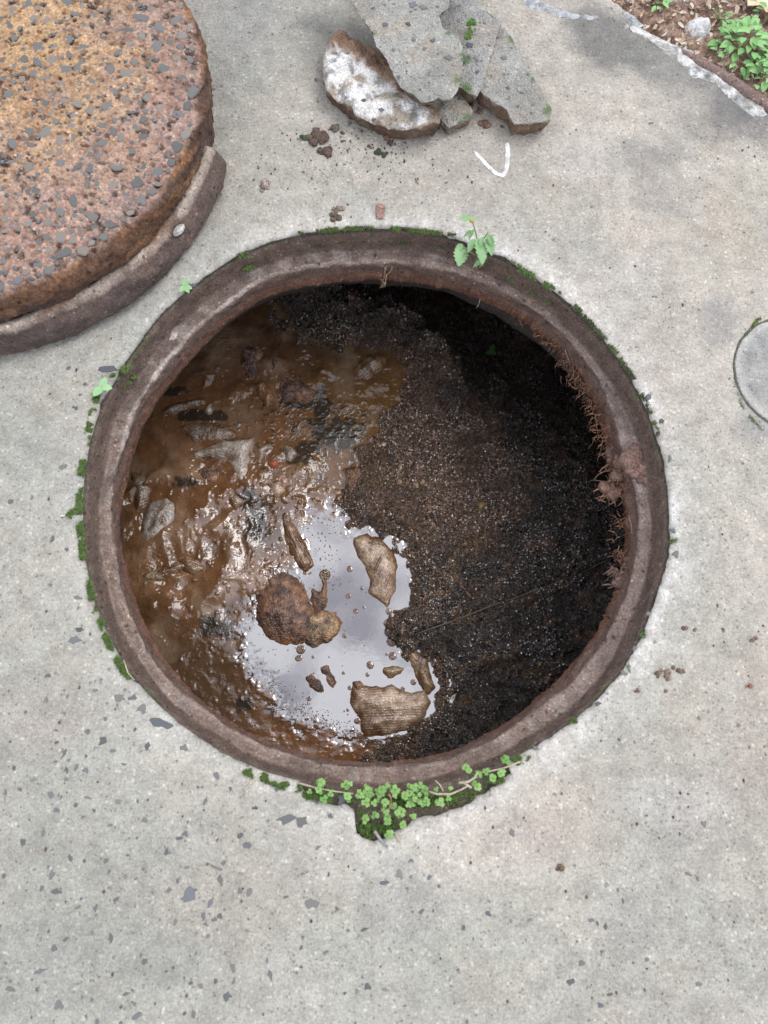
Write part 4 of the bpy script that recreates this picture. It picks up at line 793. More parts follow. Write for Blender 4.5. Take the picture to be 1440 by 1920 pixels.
def along(P, stepn, rx, ry):
    P = np.array(P, float); out = []
    for a_, b_ in zip(P[:-1], P[1:]):
        k = max(1, int(np.hypot(*(b_-a_))/stepn))
        for j in range(k): q_ = a_+(b_-a_)*j/k; out.append((q_[0], q_[1], rx, ry))
    return out
moss('moss', along([(182,738),(170,790),(157,850),(150,905),(148,960),(152,1010),(158,1060),(168,1100),(178,1150)], 6, 6.5, 7)+[(135,966,12,7),(140,962,9,9)], 9000, 'bright green moss in the seam along the left edge of the manhole frame', 801)
moss('moss', along([(190,1165),(200,1200),(215,1230),(232,1258),(246,1272)], 6, 6, 7), 2500, 'moss patches at the lower left of the manhole frame', 802)
moss('moss', along([(228,700),(235,692),(245,690)], 4, 9, 5)+[(216,708,9,8)], 1500, 'small moss tuft beside the four leaved seedling', 803)
moss('moss', along([(468,1448),(500,1460),(530,1472),(560,1480)], 6, 14, 7)+along([(580,1490),(620,1495)], 6, 14, 9), 5000, 'moss band under the lower left of the manhole frame', 804)
moss('moss', along([(672,1530),(680,1548),(690,1562),(712,1560),(740,1545)], 6, 13, 13)+along([(650,1492),(700,1500),(780,1505),(850,1500),(890,1495)], 8, 16, 11), 5200, 'moss filling the broken notch around the clover', 805, zf=lambda x, y: -.009, hmax=.007, tone=(.15,.27,.06))
moss('moss', along([(545,441),(600,434),(650,429),(700,428)], 6, 12, 4)+along([(740,430),(790,434),(850,442)], 6, 12, 4)+along([(450,482),(470,478)], 4, 8, 6), 4500, 'thin moss line along the top edge of the manhole frame', 806, tone=(.09,.14,.04))
moss('moss', along([(960,495),(1000,520),(1030,538),(1050,552)], 6, 8, 5), 1800, 'moss in the seam right of the tall weed', 807)
moss('moss', along([(1080,575),(1120,620),(1150,655),(1185,705),(1210,750),(1235,820)], 7, 5, 5), 1500, 'sparse dark moss along the upper right edge of the frame', 808, tone=(.07,.09,.04))
moss('moss', along([(960,1430),(985,1420)], 4, 14, 8)+[(1075,1352,8,5),(1205,1192,6,7),(1262,1015,8,5),(930,1462,18,8)], 2200, 'moss specks under the lower right of the frame', 809)
moss('moss', [(873,108,9,12),(866,128,6,8)], 900, 'green moss tuft between the broken plates', 810, zf=lambda x, y: .058, tone=(.12,.26,.05))
moss('moss', along([(836,45),(850,55),(862,66)], 4, 7, 5), 500, 'moss fringe on the right edge of the largest plate', 811, zf=lambda x, y: .068)

# small round cover in the pavement at the right
sc0 = G(1490, 702, 0); g1 = G(1375, 700, 0); RS = float(np.hypot(sc0[0]-g1[0], sc0[1]-g1[1]))
sco = empty('small_round_cover', (sc0[0], sc0[1], 0), 'small round concrete cover set flush in the pavement with a mossy seam', 'cover')
n = 220; a = np.linspace(0, 2*np.pi, n, endpoint=False); V = []; C_ = []
rl = list(np.linspace(0.002, RS-.006, 40))+[RS-.0045, RS-.003, RS-.0025]; zl = [.0030]*40+[.0027, .0017, -.002]
for r, z in zip(rl, zl):
    jr = fbm(np.cos(a)*.1+5, np.sin(a)*.1, 60, 3, 830)*.0018; x, y = (r+jr*(r > RS*.9))*np.cos(a), (r+jr*(r > RS*.9))*np.sin(a)
    V += list(np.stack([x, y, z+fbm(x, y, 60, 2, 831)*.0003], -1)); cc = np.tile(np.array((.38,.36,.325)), (n, 1)); cc = lerp(cc, (.26,.26,.25), ss(-.1, .4, fbm(x, y, 12, 4, 832))*.8); cc = lerp(cc, (.5,.48,.45), ss(RS-.02, RS-.004, r)*.6); C_ += list(cc)
mesh('cover_plate', V, grid_faces(len(rl), n, True)[:, ::-1][:, ::-1].copy(), M_CONC, C_, sco)
V = []
for r, z in ((RS-.0034, .0008), (RS-.002, .0012), (RS-.0006, .0012), (RS+.0006, .0005)):
    jr = fbm(np.cos(a)*.1, np.sin(a)*.1, 70, 3, 833)*.0012; V += list(np.stack([(r+jr)*np.cos(a), (r+jr)*np.sin(a), np.full(n, z)], -1))
mesh('seam', V, grid_faces(4, n, True), M_SOIL, np.tile((.12,.12,.095), (4*n, 1)), sco)
moss('moss', along([(1440,590),(1420,600),(1400,625)], 4, 3.2, 3)+along([(1400,625),(1384,655),(1376,690),(1378,725),(1390,760),(1412,790),(1440,816)], 4, 2.6, 3), 1300, 'thin moss line in the seam of the small round cover', 834, hmax=.0028, tone=(.08,.14,.045))

# ------------------------------------------------------------------ soil beyond the slab
soilP = np.concatenate([EDGE, [[3.0, 1.2], [3.0, 4.0], [0.2, 4.0]]])
NSx = 330; gx = np.linspace(.15, 1.35, NSx); gy = np.linspace(.35, 1.75, NSx); X, Y = np.meshgrid(gx, gy)
Z = -.014+fbm(X, Y, 14, 4, 850)*.012+fbm(X, Y, 60, 3, 851)*.005+fbm(X, Y, 170, 2, 852)*.003
sdv = edge_sd(X, Y); Z = np.where(sdv < .0, -.03, Z-.012*ss(.03, .0, sdv))
c = lerp(np.tile(np.array((.36,.24,.18)), X.shape+(1,)), (.50,.36,.27), ss(-.2, .4, fbm(X, Y, 20, 4, 853))); c = lerp(c, (.18,.12,.085), ss(.1, .5, fbm(X, Y, 35, 4, 854))*.8)
Fq = grid_faces(NSx, NSx); kk = (sdv > -.012).ravel(); Fq = Fq[kk[Fq].all(1)]
tag(mesh('soil', np.stack([X, Y, Z], -1).reshape(-1, 3), Fq, M_SOIL, np.clip(c, 0, 1).reshape(-1, 3)), kind='structure')
V = [(-60,1.75,-.02),(60,1.75,-.02),(60,60,-.02),(-60,60,-.02)]
far = [( .15,1.75),(1.35,1.75),(1.35,.35),(6,-3),(60,-30),(60,60),(-30,60),(-1,4)]
tag(mesh('far_ground', [(x, y, -.022) for x, y in far], [tuple(range(len(far)))], M_SOIL, np.tile((.25,.17,.12), (len(far), 1))), kind='structure')
# litter
r = np.random.default_rng(31); parts = []
for _ in range(1500):
    x, y = r.uniform(1130, 1480), r.uniform(-60, 260); p = G(x, y, -.012)
    if float(edge_sd(np.array(p[0]), np.array(p[1]))) < .004: continue
    l, w_ = r.uniform(.002, .009), r.uniform(.001, .004); a_ = r.uniform(0, 6.28) if r.uniform() < .5 else r.normal(.6, .4); t = r.uniform(-.004, .004); ca, sa = math.cos(a_), math.sin(a_)
    q_ = np.array([(-l, 0, 0), (-l*.3, -w_, .001), (l*.5, -w_*.7, .0015+t), (l, 0, t), (l*.4, w_, .0015+t), (-l*.4, w_*.8, .001)])
    q_ = np.c_[q_[:, 0]*ca-q_[:, 1]*sa, q_[:, 0]*sa+q_[:, 1]*ca, q_[:, 2]]+np.array([p[0], p[1], -.006+r.uniform(-.004, .005)])
    cc = [(.55,.42,.3), (.35,.22,.14), (.62,.55,.45), (.2,.13,.09), (.45,.33,.25)][r.integers(5)]; parts.append((q_, [(0, 1, 2, 3), (0, 3, 4, 5)], cc))
V, F, C_ = join(parts); tag(mesh('leaf_litter', V, F, M_ROOT, C_, smooth=False), 'dry leaf crumbs and chips scattered on the soil at the top right', 'leaf litter', kind='stuff')

# whitish mortar along the slab edge, brown edging strip
def flat(name, poly, z, thick, tone, label, seed, cat, mat=M_WHITE, colf=None, jag=.006, warp=.0015):
    return piece(name, poly, lambda x, y: z+0*x, thick, tone, tone, label, seed, step=.0035, cat=cat, mat=mat, jag=jag, warp=warp, under=0, colf=colf)[0]
def wpatch(c_, x, y, px, py, d):
    c_ = lerp(c_, (.30,.29,.27), ss(.0, .35, fbm(x, y, 60, 4, 871))*.8); return lerp(c_, (.2,.22,.25), ss(.25, .4, fbm(x, y, 100, 3, 872))*.7)
flat('mortar_patch', [(1180,42),(1205,56),(1240,72),(1275,85),(1300,95),(1285,102),(1262,94),(1235,86),(1215,70),(1188,56)], .004, .012, (.72,.70,.66), 'white mortar smear along the slab edge, upper stretch', 41, 'mortar', colf=wpatch)
flat('mortar_patch', [(1272,98),(1290,104),(1305,122),(1330,132),(1352,146),(1372,162),(1390,176),(1425,196),(1436,212),(1410,212),(1385,195),(1362,170),(1345,150),(1318,146),(1300,143),(1290,122),(1275,112)], .003, .01, (.70,.69,.66), 'broad white mortar patch between dark slab and brown edging', 42, 'mortar', colf=wpatch)
flat('mortar_patch', [(978,-5),(1010,0),(1040,12),(1075,24),(1110,28),(1122,30),(1100,35),(1062,31),(1030,22),(1005,18),(985,8)], .0015, .006, (.55,.56,.57), 'whitish crusted streak at the top edge of the pavement', 43, 'mortar', colf=wpatch)
flat('mortar_patch', [(1168,20),(1190,30),(1205,45),(1195,50),(1170,50),(1185,40)], .002, .006, (.5,.53,.52), 'small grey green mortar corner by the soil', 44, 'mortar', colf=wpatch)
P = [(1262,84),(1290,99),(1320,116),(1350,134),(1380,153),(1410,174),(1440,195),(1500,238)]
pts = np.array([G(x, y, .004) for x, y in P]); v, f = tube_arrays(pts, [.004, .006, .008, .009, .010, .011, .011, .011], 8); v[:, 2] = .001+(v[:, 2]-.004)*.6
tag(mesh('edging_strip', v, f, M_RING, np.tile((.22,.155,.135), (len(v), 1))), 'dull brown edging strip between pavement and soil at the top right', 'edging')
tag(blob('pebble', 1305, 60, -.012, .022, .019, .024, M_WHITE, (.80,.79,.76), 12, ragged=.2), 'round white stone lying on the soil', 'stone')
tag(blob('pebble', 1282, -4, -.012, .020, .012, .014, M_WHITE, (.70,.69,.66), 13), 'pale stone on the soil at the very top of the picture', 'stone')
tag(blob('pebble', 1253, 3, -.012, .016, .010, .010, M_WHITE, (.52,.50,.42), 14), 'mossy grey pebble left of the pale stone at the top', 'stone')

# ------------------------------------------------------------------ leaves and plants
def leaf_mesh(name, mat, L_=1, w=.5, ser=0, n=9, fold=.15, droop=.25):
    V = []; F = []
    for i in range(n+1):
        t = i/n; ww = w*.5*math.sin(math.pi*min(1, t**.8*1.0))**.8*(1+(ser if i % 2 else -ser)) if 0 < i < n else .01
        z = -droop*t*t; V += [(t*L_, -ww, z+fold*ww), (t*L_, -ww*.5, z+fold*ww*.35), (t*L_, 0, z), (t*L_, ww*.5, z+fold*ww*.35), (t*L_, ww, z+fold*ww)]
    F = [tuple(q) for q in grid_faces(n+1, 5)]
    return mesh(name, V, F, mat, link=False)
def clover_mesh(name, mat, k=3, seed=0):
    r = np.random.default_rng(seed); parts = []
    for j in range(k):
        a_ = 2*math.pi*j/k+r.uniform(-.15, .15); V = [(0, 0, 0)]; m = 12; s = r.uniform(.85, 1.08)
        for i in range(m):
            b_ = 2*math.pi*i/m; x = .55+.50*math.cos(b_); y = .50*math.sin(b_)
            if i == 0: x -= .18
            V.append((x*s, y*s, .08+.10*abs(y)-.12*x))
        V.append((.5*s, 0, .03)); Fq_ = [(1+i, 1+(i+1) % m, m+1) for i in range(m)]+[(0, 1+m//2-1, 1+m//2), (0, 1+m//2, 1+m//2+1)]
        V = np.array(V); ca, sa = math.cos(a_), math.sin(a_); V = np.c_[V[:, 0]*ca-V[:, 1]*sa, V[:, 0]*sa+V[:, 1]*ca, V[:, 2]]; parts.append((V, Fq_))
    V, F, _ = join(parts); return mesh(name, V, F, mat, link=False)
CLV = [clover_mesh('clover_leaf', M_CLV, 3, 1), clover_mesh('clover_leaf', M_CLV, 4, 2), clover_mesh('clover_leaf', M_CLV, 3, 3), clover_mesh('clover_leaf', M_CLV, 3, 4)]
cl = [(438,208),(545,220),(570,214),(640,232),(738,226),(770,240),(690,245),(620,268),(640,300),(665,262),(710,240),(725,298),(690,290),(770,270),(815,270),(833,225),(860,240),(900,235),(845,260),(880,265),(910,260),(840,290),(870,290),(850,310),(890,290),(830,310),(910,300),(765,320),(780,345),(800,340),(690,357),(635,365),(735,360),(740,385),(848,360),(805,400),(745,440),(955,240),(980,290),(1020,235),(1010,280),(975,300),(1103,155),(1150,170),(1180,160),(1128,215),(1210,190),(1270,110),(1255,165),(450,285),(480,260),(425,240),(555,270),(385,250),(700,262),(655,240),(790,330),(860,275),(895,310),(640,262),(720,330)]
cl = cl+[(a_+random.uniform(-16, 16), b_+random.uniform(-14, 14)) for a_, b_ in cl if random.random() < .75]
groups = {'l': ([], 590, 'sparse clover sprigs under the lower left of the frame'), 'm': ([], 815, 'dense clover clump growing in the broken notch below the frame'), 'r': ([], 2000, 'trailing clover among dry stalks right of the dense clump')}
for cx, cy in cl:
    x, y = 420+cx/2.4, 1380+cy/2.4; k = 'l' if x < 665 else 'm' if x < 815 else 'r'; groups[k][0].append((x, y))
rs = np.random.default_rng(41)
for k, (lst, _, lb) in groups.items():
    mx_, my_ = np.mean(lst, 0); b_ = G(mx_, my_, -.008); em = empty('clover_plant', b_, lb, 'clover', 'clover growing below the frame'); 
    for i, (x, y) in enumerate(lst):
        z = rs.uniform(.006, .018); p = G(x, y, z)-b_; s = rs.uniform(.0032, .0064)
        lf = inst(CLV[int(rs.integers(4))], 'leaf', em, p, (rs.uniform(-.3, .3), rs.uniform(-.3, .3), rs.uniform(0, 6)), (s, s, s))
        g0 = np.array([p[0]*.85+rs.normal(0, .004), p[1]*.85+rs.normal(0, .004)+.002, 0.0]); pts = wander(g0, p+np.array([0, 0, .0002]), 5, .0006, rs); v, f = tube_arrays(pts, .0005, 4); mesh('stalk', v, f, M_STEM, None, em)
# dry stalks
def stalk(P, z0, z1, r0, label, mat=M_DRY, name='dry_stalk', cat='stalk', colr=None):
    n_ = len(P); pts = np.array([G(x, y, z0+(z1-z0)*i/(n_-1)) for i, (x, y) in enumerate(P)]); v, f = tube_arrays(pts, np.linspace(r0, r0*.6, n_), 6)
    return tag(mesh(name, v, f, mat, np.tile(colr or (.4,.3,.2), (len(v), 1))), label, cat)
stalk([(803,1484),(820,1489),(845,1489),(866,1480),(876,1474)], .004, .008, .0016, 'dry stalk lying among the trailing clover')
stalk([(860,1468),(878,1466),(890,1458),(896,1448)], .006, .012, .0018, 'forked dry stalk tip above the lying stalk')
stalk([(884,1477),(873,1470),(862,1466)], .009, .007, .0015, 'short pale straw across the trailing clover')
stalk([(831,1483),(825,1472),(816,1463)], .006, .010, .0010, 'thin straw rising over the frame edge')
stalk([(975,1428),(945,1440),(915,1447),(895,1450)], .004, .008, .0012, 'thin dry stem running right along the frame')
stalk([(560,1468),(595,1478),(630,1484),(662,1488)], .002, .004, .0012, 'thin dry root along the lower left seam')
stalk([(458,1482),(470,1468),(480,1458),(490,1452)], .002, .006, .0015, 'white dry stalk crossing the seam at the lower left')
stalk([(733,1506),(730,1516),(722,1520),(712,1521)], .012, .012, .0014, 'reddish hooked stem in the middle of the clover', colr=(.30,.16,.10), mat=M_ROOT)
stalk([(728,1489),(733,1495),(733,1506)], .014, .012, .0014, 'reddish stem rising in the middle of the clover', colr=(.30,.16,.10), mat=M_ROOT)
stalk([(740,1560),(745,1570),(751,1579)], .003, .002, .0016, 'pale straw below the dense clover clump')
stalk([(702,1558),(712,1572),(727,1588)], .002, .001, .0022, 'grey splinter lying below the clover on the concrete', colr=(.3,.28,.26), mat=M_ROOT)
stalk([(114,967),(122,967)], .002, .003, .0015, 'short white stub poking from the moss at the left', colr=(.7,.68,.62), mat=M_ROOT)
stalk([(232,1238),(240,1262),(252,1275)], .002, .004, .0010, 'fine straw by the lower left moss')
stalk([(1175,1248),(1182,1262),(1178,1240)], .001, .002, .0009, 'olive sprig by the lower right of the frame', colr=(.15,.18,.06), mat=M_ROOT)

# seedlings
SL = [leaf_mesh('seed_leaf', M_PALE, 1, .62, 0, 8, .1, .1)]
def seedling(px, py, z, leaves, label):
    b_ = G(px, py, z); em = empty('seedling', b_, label, 'seedling')
    for (ax, ay, lw) in leaves:
        q_ = G(ax, ay, z+.012)-G(px, py, z+.012); L_ = float(np.hypot(q_[0], q_[1])); a_ = math.atan2(q_[1], q_[0])
        inst(SL[0], 'leaf', em, (0, 0, .012), (0, -.1, a_), (L_, L_*lw, L_))
    v, f = tube_arrays(np.array([(0, 0, -.004), (.001, 0, .004), (0, 0, .0125)]), .0009, 5); mesh('stem', v, f, M_STEM, None, em)
seedling(196, 732, 0, [(204,714,1.2),(216,735,1.1),(180,750,1.1),(192,722,.9)], 'pale green seedling with round leaves at the upper left of the frame')
seedling(350, 545, -.004, [(350,530,1.2),(364,550,1.0),(340,556,1.1),(358,558,.9)], 'tiny bright seedling on the seam between cover and frame')
# weed
WL = [leaf_mesh('weed_leaf', M_WEEDL, 1, .5, .16, 12, .2, .15), leaf_mesh('weed_leaf', M_WEEDL, 1, .38, .12, 12, .5, .3)]
wb = G(893, 488, -.012); em = empty('weed', wb, 'upright weed with toothed green leaves on the top right of the frame', 'weed')
wl = [((884,412),(862,404),.030,1.3),((888,414),(902,404),.030,.8),((890,448),(878,470),.022,1.0),((884,432),(870,442),.026,.9),((897,446),(909,490),.030,1.0),((905,444),(900,462),.034,1.1),((905,452),(886,462),.026,.9),((914,440),(925,458),.038,1.1),((893,470),(905,480),.016,1.0),((888,430),(880,446),.028,.8),((916,440),(923,475),.034,.9),((914,432),(908,420),.038,.8),((918,444),(930,438),.034,1.0),((868,458),(853,470),.010,1.2),((866,462),(862,495),.008,1.4),((905,486),(888,498),.010,1.1),((913,478),(900,498),.010,.6),((880,472),(868,476),.012,.7)]
for i, (a_, b_, z, lw) in enumerate(wl):
    p = G(*a_, z); q_ = G(*b_, z); L_ = float(np.linalg.norm(q_-p)); an = math.atan2(q_[1]-p[1], q_[0]-p[0]); inst(WL[i % 2 if lw < 1.2 else 0], 'leaf', em, p-wb, (random.uniform(-.3, .3), .1, an), (L_, L_*lw, L_))
for P, zs_ in (([(893,488),(896,465),(893,440),(886,415)], (-.012,.008,.02,.032)), ([(896,470),(905,450),(915,436)], (.004,.02,.034)), ([(893,480),(880,472),(868,462)], (-.006,.004,.010))):
    pts = np.array([G(x, y, z) for (x, y), z in zip(P, zs_)])-wb; v, f = tube_arrays(pts, .0011, 5); mesh('stem', v, f, M_STEM, None, em)
o = blob('flower_bud', 884, 413, .034, .0026, .0026, .004, material('yellow_bud', base=(.55,.45,.08), rough=.7), (.5,.4,.1), 4, parent=em)
# weeds on the soil
def rosette(px, py, z, n, rad_, L_, label, seed, mi=0, spread=1.0):
    r = np.random.default_rng(seed); b_ = G(px, py, z); em = empty('weed', b_, label, 'weed')
    lm = OV
    for i in range(n):
        a_ = r.uniform(0, 6.28); q_ = rad_*math.sqrt(r.uniform(0, 1)); hz = .008+(1-q_/rad_)*.028*spread+r.uniform(0, .008); l_ = L_*r.uniform(.7, 1.2)
        inst(lm[int(r.integers(2))], 'leaf', em, (q_*math.cos(a_), q_*math.sin(a_), hz), (r.uniform(-.35, .35), r.uniform(-.5, .15), a_+r.uniform(-.7, .7)), (l_, l_*1.0, l_))
    parts = []
    for i in range(7):
        a_ = r.uniform(0, 6.28); pts = np.array([(0, 0, -.004), (rad_*.3*math.cos(a_), rad_*.3*math.sin(a_), .015), (rad_*.7*math.cos(a_), rad_*.7*math.sin(a_), .018)]); parts.append(tube_arrays(pts, .0012, 5))
    V, F, _ = join(parts); mesh('stem', V, F, M_STEM, None, em)
OV = [leaf_mesh('oval_leaf', M_LEAF, 1, .66, 0, 8, .2, .3), leaf_mesh('oval_leaf', M_LEAF, 1, .58, 0, 8, .15, .2)]
rosette(1385, 98, -.010, 115, .046, .017, 'bushy bright green weed beside the slab edge', 51)
rosette(1432, 150, -.008, 50, .032, .015, 'smaller green weed at the right edge below the bushy one', 52)
rosette(1226, 17, -.010, 9, .012, .013, 'small upright green weed on the soil at the top', 53, spread=.6)
rosette(1343, 44, -.010, 7, .016, .010, 'tiny pale weed right of the white stone', 54, spread=.3)
rosette(1436, 45, -.010, 14, .022, .014, 'grassy weed at the right edge above the bushy one', 55)
rosette(1392, 4, -.010, 8, .012, .012, 'small weed at the top next to the fallen leaf', 56)
# fallen leaf
tag(flat('fallen_leaf', [(1402,-14),(1445,-14),(1452,14),(1438,20),(1428,8),(1404,8)], .006, .0012, (.75,.62,.42), 'cream yellow fallen leaf in the top right corner', 61, 'leaf', mat=M_ROOT, jag=.003))

# ------------------------------------------------------------------ clods, pebbles, chips on the concrete
def clod(px, py, r_, tone, label, seed, n=10, name='soil_clod', cat='clod', h=.6, mat=None, sp=.8, z=0):
    """crumbly lump made of fused crumbs"""
    r = np.random.default_rng(seed); c0 = G(px, py, z); s = r_*.00095; parts = []
    for i in range(n):
        a_ = r.uniform(0, 6.28); q_ = s*sp*math.sqrt(r.uniform(0, 1)) if i else 0; rr = s*r.uniform(.18, .5) if i else s*.5
        k, m_ = 14, 7; V = []; 
        for j in range(m_+1):
            ph = math.pi*j/m_
            for t in range(k):
                an = 2*math.pi*t/k; d_ = np.array([math.sin(ph)*math.cos(an), math.sin(ph)*math.sin(an), math.cos(ph)]); nn = 1+.55*float(fbm(d_[0]*1.5+i*5+seed, d_[1]*1.2+d_[2]*1.7, 1.6, 3, seed+i)); V.append(d_*rr*nn*np.array([1, 1, h])+np.array([q_*math.cos(a_), q_*math.sin(a_), rr*h*.55]))
        parts.append((np.array(V), [tuple(q) for q in grid_faces(m_+1, k, True)], np.array(tone)*r.uniform(.8, 1.2)))
    V, F, C_ = join(parts); o = mesh(name, V, F, mat or M_CLOD, np.clip(C_, 0, 1)); o.location = [float(t) for t in c0]; return tag(o, label, cat)
BR = (.13,.088,.068)
clod(595,258,19,BR,'large crumbly brown clod below the white painted chunk',61,14)
clod(612,284,13,BR,'crumbly tail fallen off the large brown clod',62,8)
clod(629,243,13,(.15,.12,.10),'rounded brown clod right of the large one',63,4)
clod(571,260,9,(.07,.13,.04),'dark mossy green lump on the left end of the large clod',64,5)
clod(643,251,6,BR,'small crumb right of the rounded clod',65,3)
clod(641,266,5,BR,'tiny crumb below the small one',66,3)
clod(710,287,10,(.06,.08,.04),'dark mossy crumb below the white painted chunk',67,6)
clod(722,290,7,(.07,.07,.04),'pointed end piece of the dark mossy crumb',68,3)
clod(692,275,6,BR,'brown crumb just above the dark mossy one',69,3)
clod(725,258,10,(.26,.14,.09),'reddish crumbs by the lower edge of the white painted chunk',70,7)
clod(732,268,8,BR,'brown crumb below the reddish ones',71,4)
clod(910,233,12,(.22,.13,.10),'reddish clod between the small chunk and the curved fragment',72,9)
clod(898,210,9,(.25,.15,.11),'reddish crumbs left of the curved fragment',73,5)
clod(634,392,9,(.26,.20,.16),'upper brown clod near the top of the frame',74,4)
clod(628,407,9,(.15,.11,.08),'lower crumbled clod near the top of the frame',75,7)
clod(497,348,17,(.42,.33,.28),'lone pinkish pebble between cover and hole',76,2,'pebble','pebble',mat=M_PIECE)
clod(476,338,4,(.2,.15,.12),'speck of dirt above left of the lone pebble',77,2)
clod(1053,1628,8,(.17,.12,.08),'oblong brown crumb on the pavement below the hole',78,3)
for i, (x, y, r_, lb) in enumerate([(1235,1262,7,'leftmost crumb of the brown cluster at the lower right'),(1250,1268,8,'biggest crumb of the brown cluster at the lower right'),(1262,1252,5,'upper crumb of the brown cluster at the lower right'),(1275,1258,7,'rightmost crumb of the brown cluster at the lower right'),(1286,1178,6,'brown crumb alone on the right pavement'),(1302,1182,4,'small crumb right of the lone one'),(1411,1200,6,'brown crumb near the right edge'),(1406,1286,7,'reddish crumb near the right edge'),(1248,1296,5,'crumb under the brown cluster'),(1196,1296,5,'crumb left under the brown cluster'),(1355,1180,4,'tiny crumb between two others on the right')]):
    clod(x, y, r_, (.24,.17,.13) if i != 7 else (.35,.18,.12), lb, 90+i, 4)
for i, (x, y, r_, lb) in enumerate([(655,232,6,'grey concrete crumb under the white painted chunk'),(676,244,5,'small concrete crumb below the white painted chunk'),(770,250,6,'concrete crumb left of the small chunk'),(800,246,5,'pale crumb between the white chunk and the small chunk'),(940,238,5,'crumb in front of the curved fragment'),(592,150,5,'crumb left of the white painted chunk')]):
    clod(x, y, r_, (.30,.26,.21), lb, 140+i, 4, 'concrete_crumb', 'crumb', mat=M_PIECE)
TK = [(888,284),(900,296),(914,311),(926,323),(934,328),(943,329),(949,322),(951,305),(952,285),(951,268)]  # white tick of undetermined origin, added flat on the pavement
tk = np.array([G(x, y, 0)[:2] for x, y in TK]); tt = np.linspace(0, len(TK)-1, 60); tk = np.stack([np.interp(tt, range(len(TK)), tk[:, i]) for i in range(2)], -1)
tn_ = np.gradient(tk, axis=0); tn_ = np.stack([-tn_[:, 1], tn_[:, 0]], -1); tn_ /= np.linalg.norm(tn_, axis=1)[:, None]
wd = .0027+.0009*np.linspace(0, 1, 60)+fbm(tk[:, 0], tk[:, 1], 260, 3, 990)*.0009; wd[[0, -1]] *= .35; wd[[1, -2]] *= .8
V = []
for k_ in (-1, -.6, 0, .6, 1): q_ = tk+tn_*(wd*k_)[:, None]; V.append(np.c_[q_, [pz(a_, b_)+(.0005 if abs(k_) == 1 else .0014) for a_, b_ in q_]])
tag(mesh('tick_mark', np.array(V).reshape(-1, 3), grid_faces(5, 60), M_WHITE, np.tile((.93,.93,.92), (300, 1))), 'white tick shaped mark on the pavement below the curved fragment', 'mark')
o, _c = piece('terracotta_chip', [(708,383),(720,384),(719,408),(707,407)], lambda x, y: .004+0*x, .0045, (.42,.26,.21), (.4,.24,.2), 'small pink terracotta chip just above the frame', 79, step=.003, cat='chip', jag=.0008)
stalk([(779,334),(784,345)], .002, .002, .0012, 'tiny brown twig bit above the terracotta chip', colr=(.3,.17,.1), mat=M_ROOT, name='twig', cat='twig')
parts = []; r = np.random.default_rng(77)
for _ in range(420):
    if r.uniform() < .35: x, y = r.normal(700, 90), r.normal(275, 40)
    else: x, y = r.uniform(0, 1440), r.uniform(240, 1920)
    p = G(x, y, 0); rr = math.hypot(p[0], p[1])
    if rr < .415 or math.hypot(p[0]+.612, p[1]-.543) < .40 or float(edge_sd(np.array(p[0]), np.array(p[1]))) > -.02: continue
    if y < 235 and 590 < x < 1050: continue
    s = r.uniform(.0006, .0018); parts.append((tv*np.array([s, s*r.uniform(.6, 1.6), s*.9])+np.array([p[0], p[1], .0012]), tfc, np.array(BR)*r.uniform(.6, 1.8)))
V, F, C_ = join(parts); tag(mesh('dirt_crumbs', V, F, M_CLOD, C_, smooth=False), 'scattered fine dirt crumbs on the pavement', 'dirt', kind='stuff')

# ------------------------------------------------------------------ roots and mud hanging on the right of the frame
def tuft(name, lst, label, cat='roots', seed=0, tone=(.22,.12,.08), wob=.0011):
    """an Empty with one mesh per root that can be told apart; the hair-fine ones stay together"""
    r = np.random.default_rng(seed); parts = []; one = []
    for (P, z0, z1, r0) in lst:
        p, q_ = G(*P[0], z0), G(*P[-1], z1); L_ = np.linalg.norm(q_-p); pts = wander(p, q_, max(6, int(L_/.004)), wob, r)
        v, f = tube_arrays(pts, np.linspace(r0, r0*.45, len(pts)), 5); it = (v, f, np.array(tone)*r.uniform(.75, 1.5))
        (parts if isinstance(P[0][0], np.floating) else one).append(it)
    c0 = (one or parts)[0][0][0]; em = empty(name, c0, label, cat)
    for v, f, cc in one: mesh('root', v-c0, f, M_ROOT, np.tile(np.clip(cc, 0, 1), (len(v), 1)), em)
    if parts: V, F, C_ = join(parts); tag(mesh('root_hairs', V-c0, F, M_ROOT, C_, em), kind='stuff')
    return em
def hairs(cx, cy, n, sp, ln, z, seed, dr=(-1, .3)):
    r = np.random.default_rng(seed); out = []
    for _ in range(n):
        x, y = np.float64(cx+r.normal(0, sp)), np.float64(cy+r.normal(0, sp*1.3)); l = ln*r.uniform(.4, 1.2); a_ = math.atan2(dr[1], dr[0])+r.normal(0, .8); out.append((((x, y), (x+l*math.cos(a_), y+l*math.sin(a_))), z+r.uniform(-.01, .008), z+r.uniform(-.025, .004), r.uniform(.0003, .0008)))
    return out
tuft('root_tuft', [(((1108,762),(1096,766)),-.085,-.09,.0009),(((1112,772),(1099,780)),-.085,-.09,.001),(((1120,795),(1105,802)),-.088,-.092,.001),(((1118,775),(1124,822)),-.09,-.1,.0011),(((1130,812),(1112,822)),-.09,-.1,.0009),(((1112,820),(1103,842)),-.095,-.11,.0008),(((1130,820),(1120,865)),-.09,-.12,.0007)]+hairs(1075,690,26,10,14,-.08,3,(-1,.6)), 'thin bare roots sticking out of the upper right lip of the frame', seed=3)
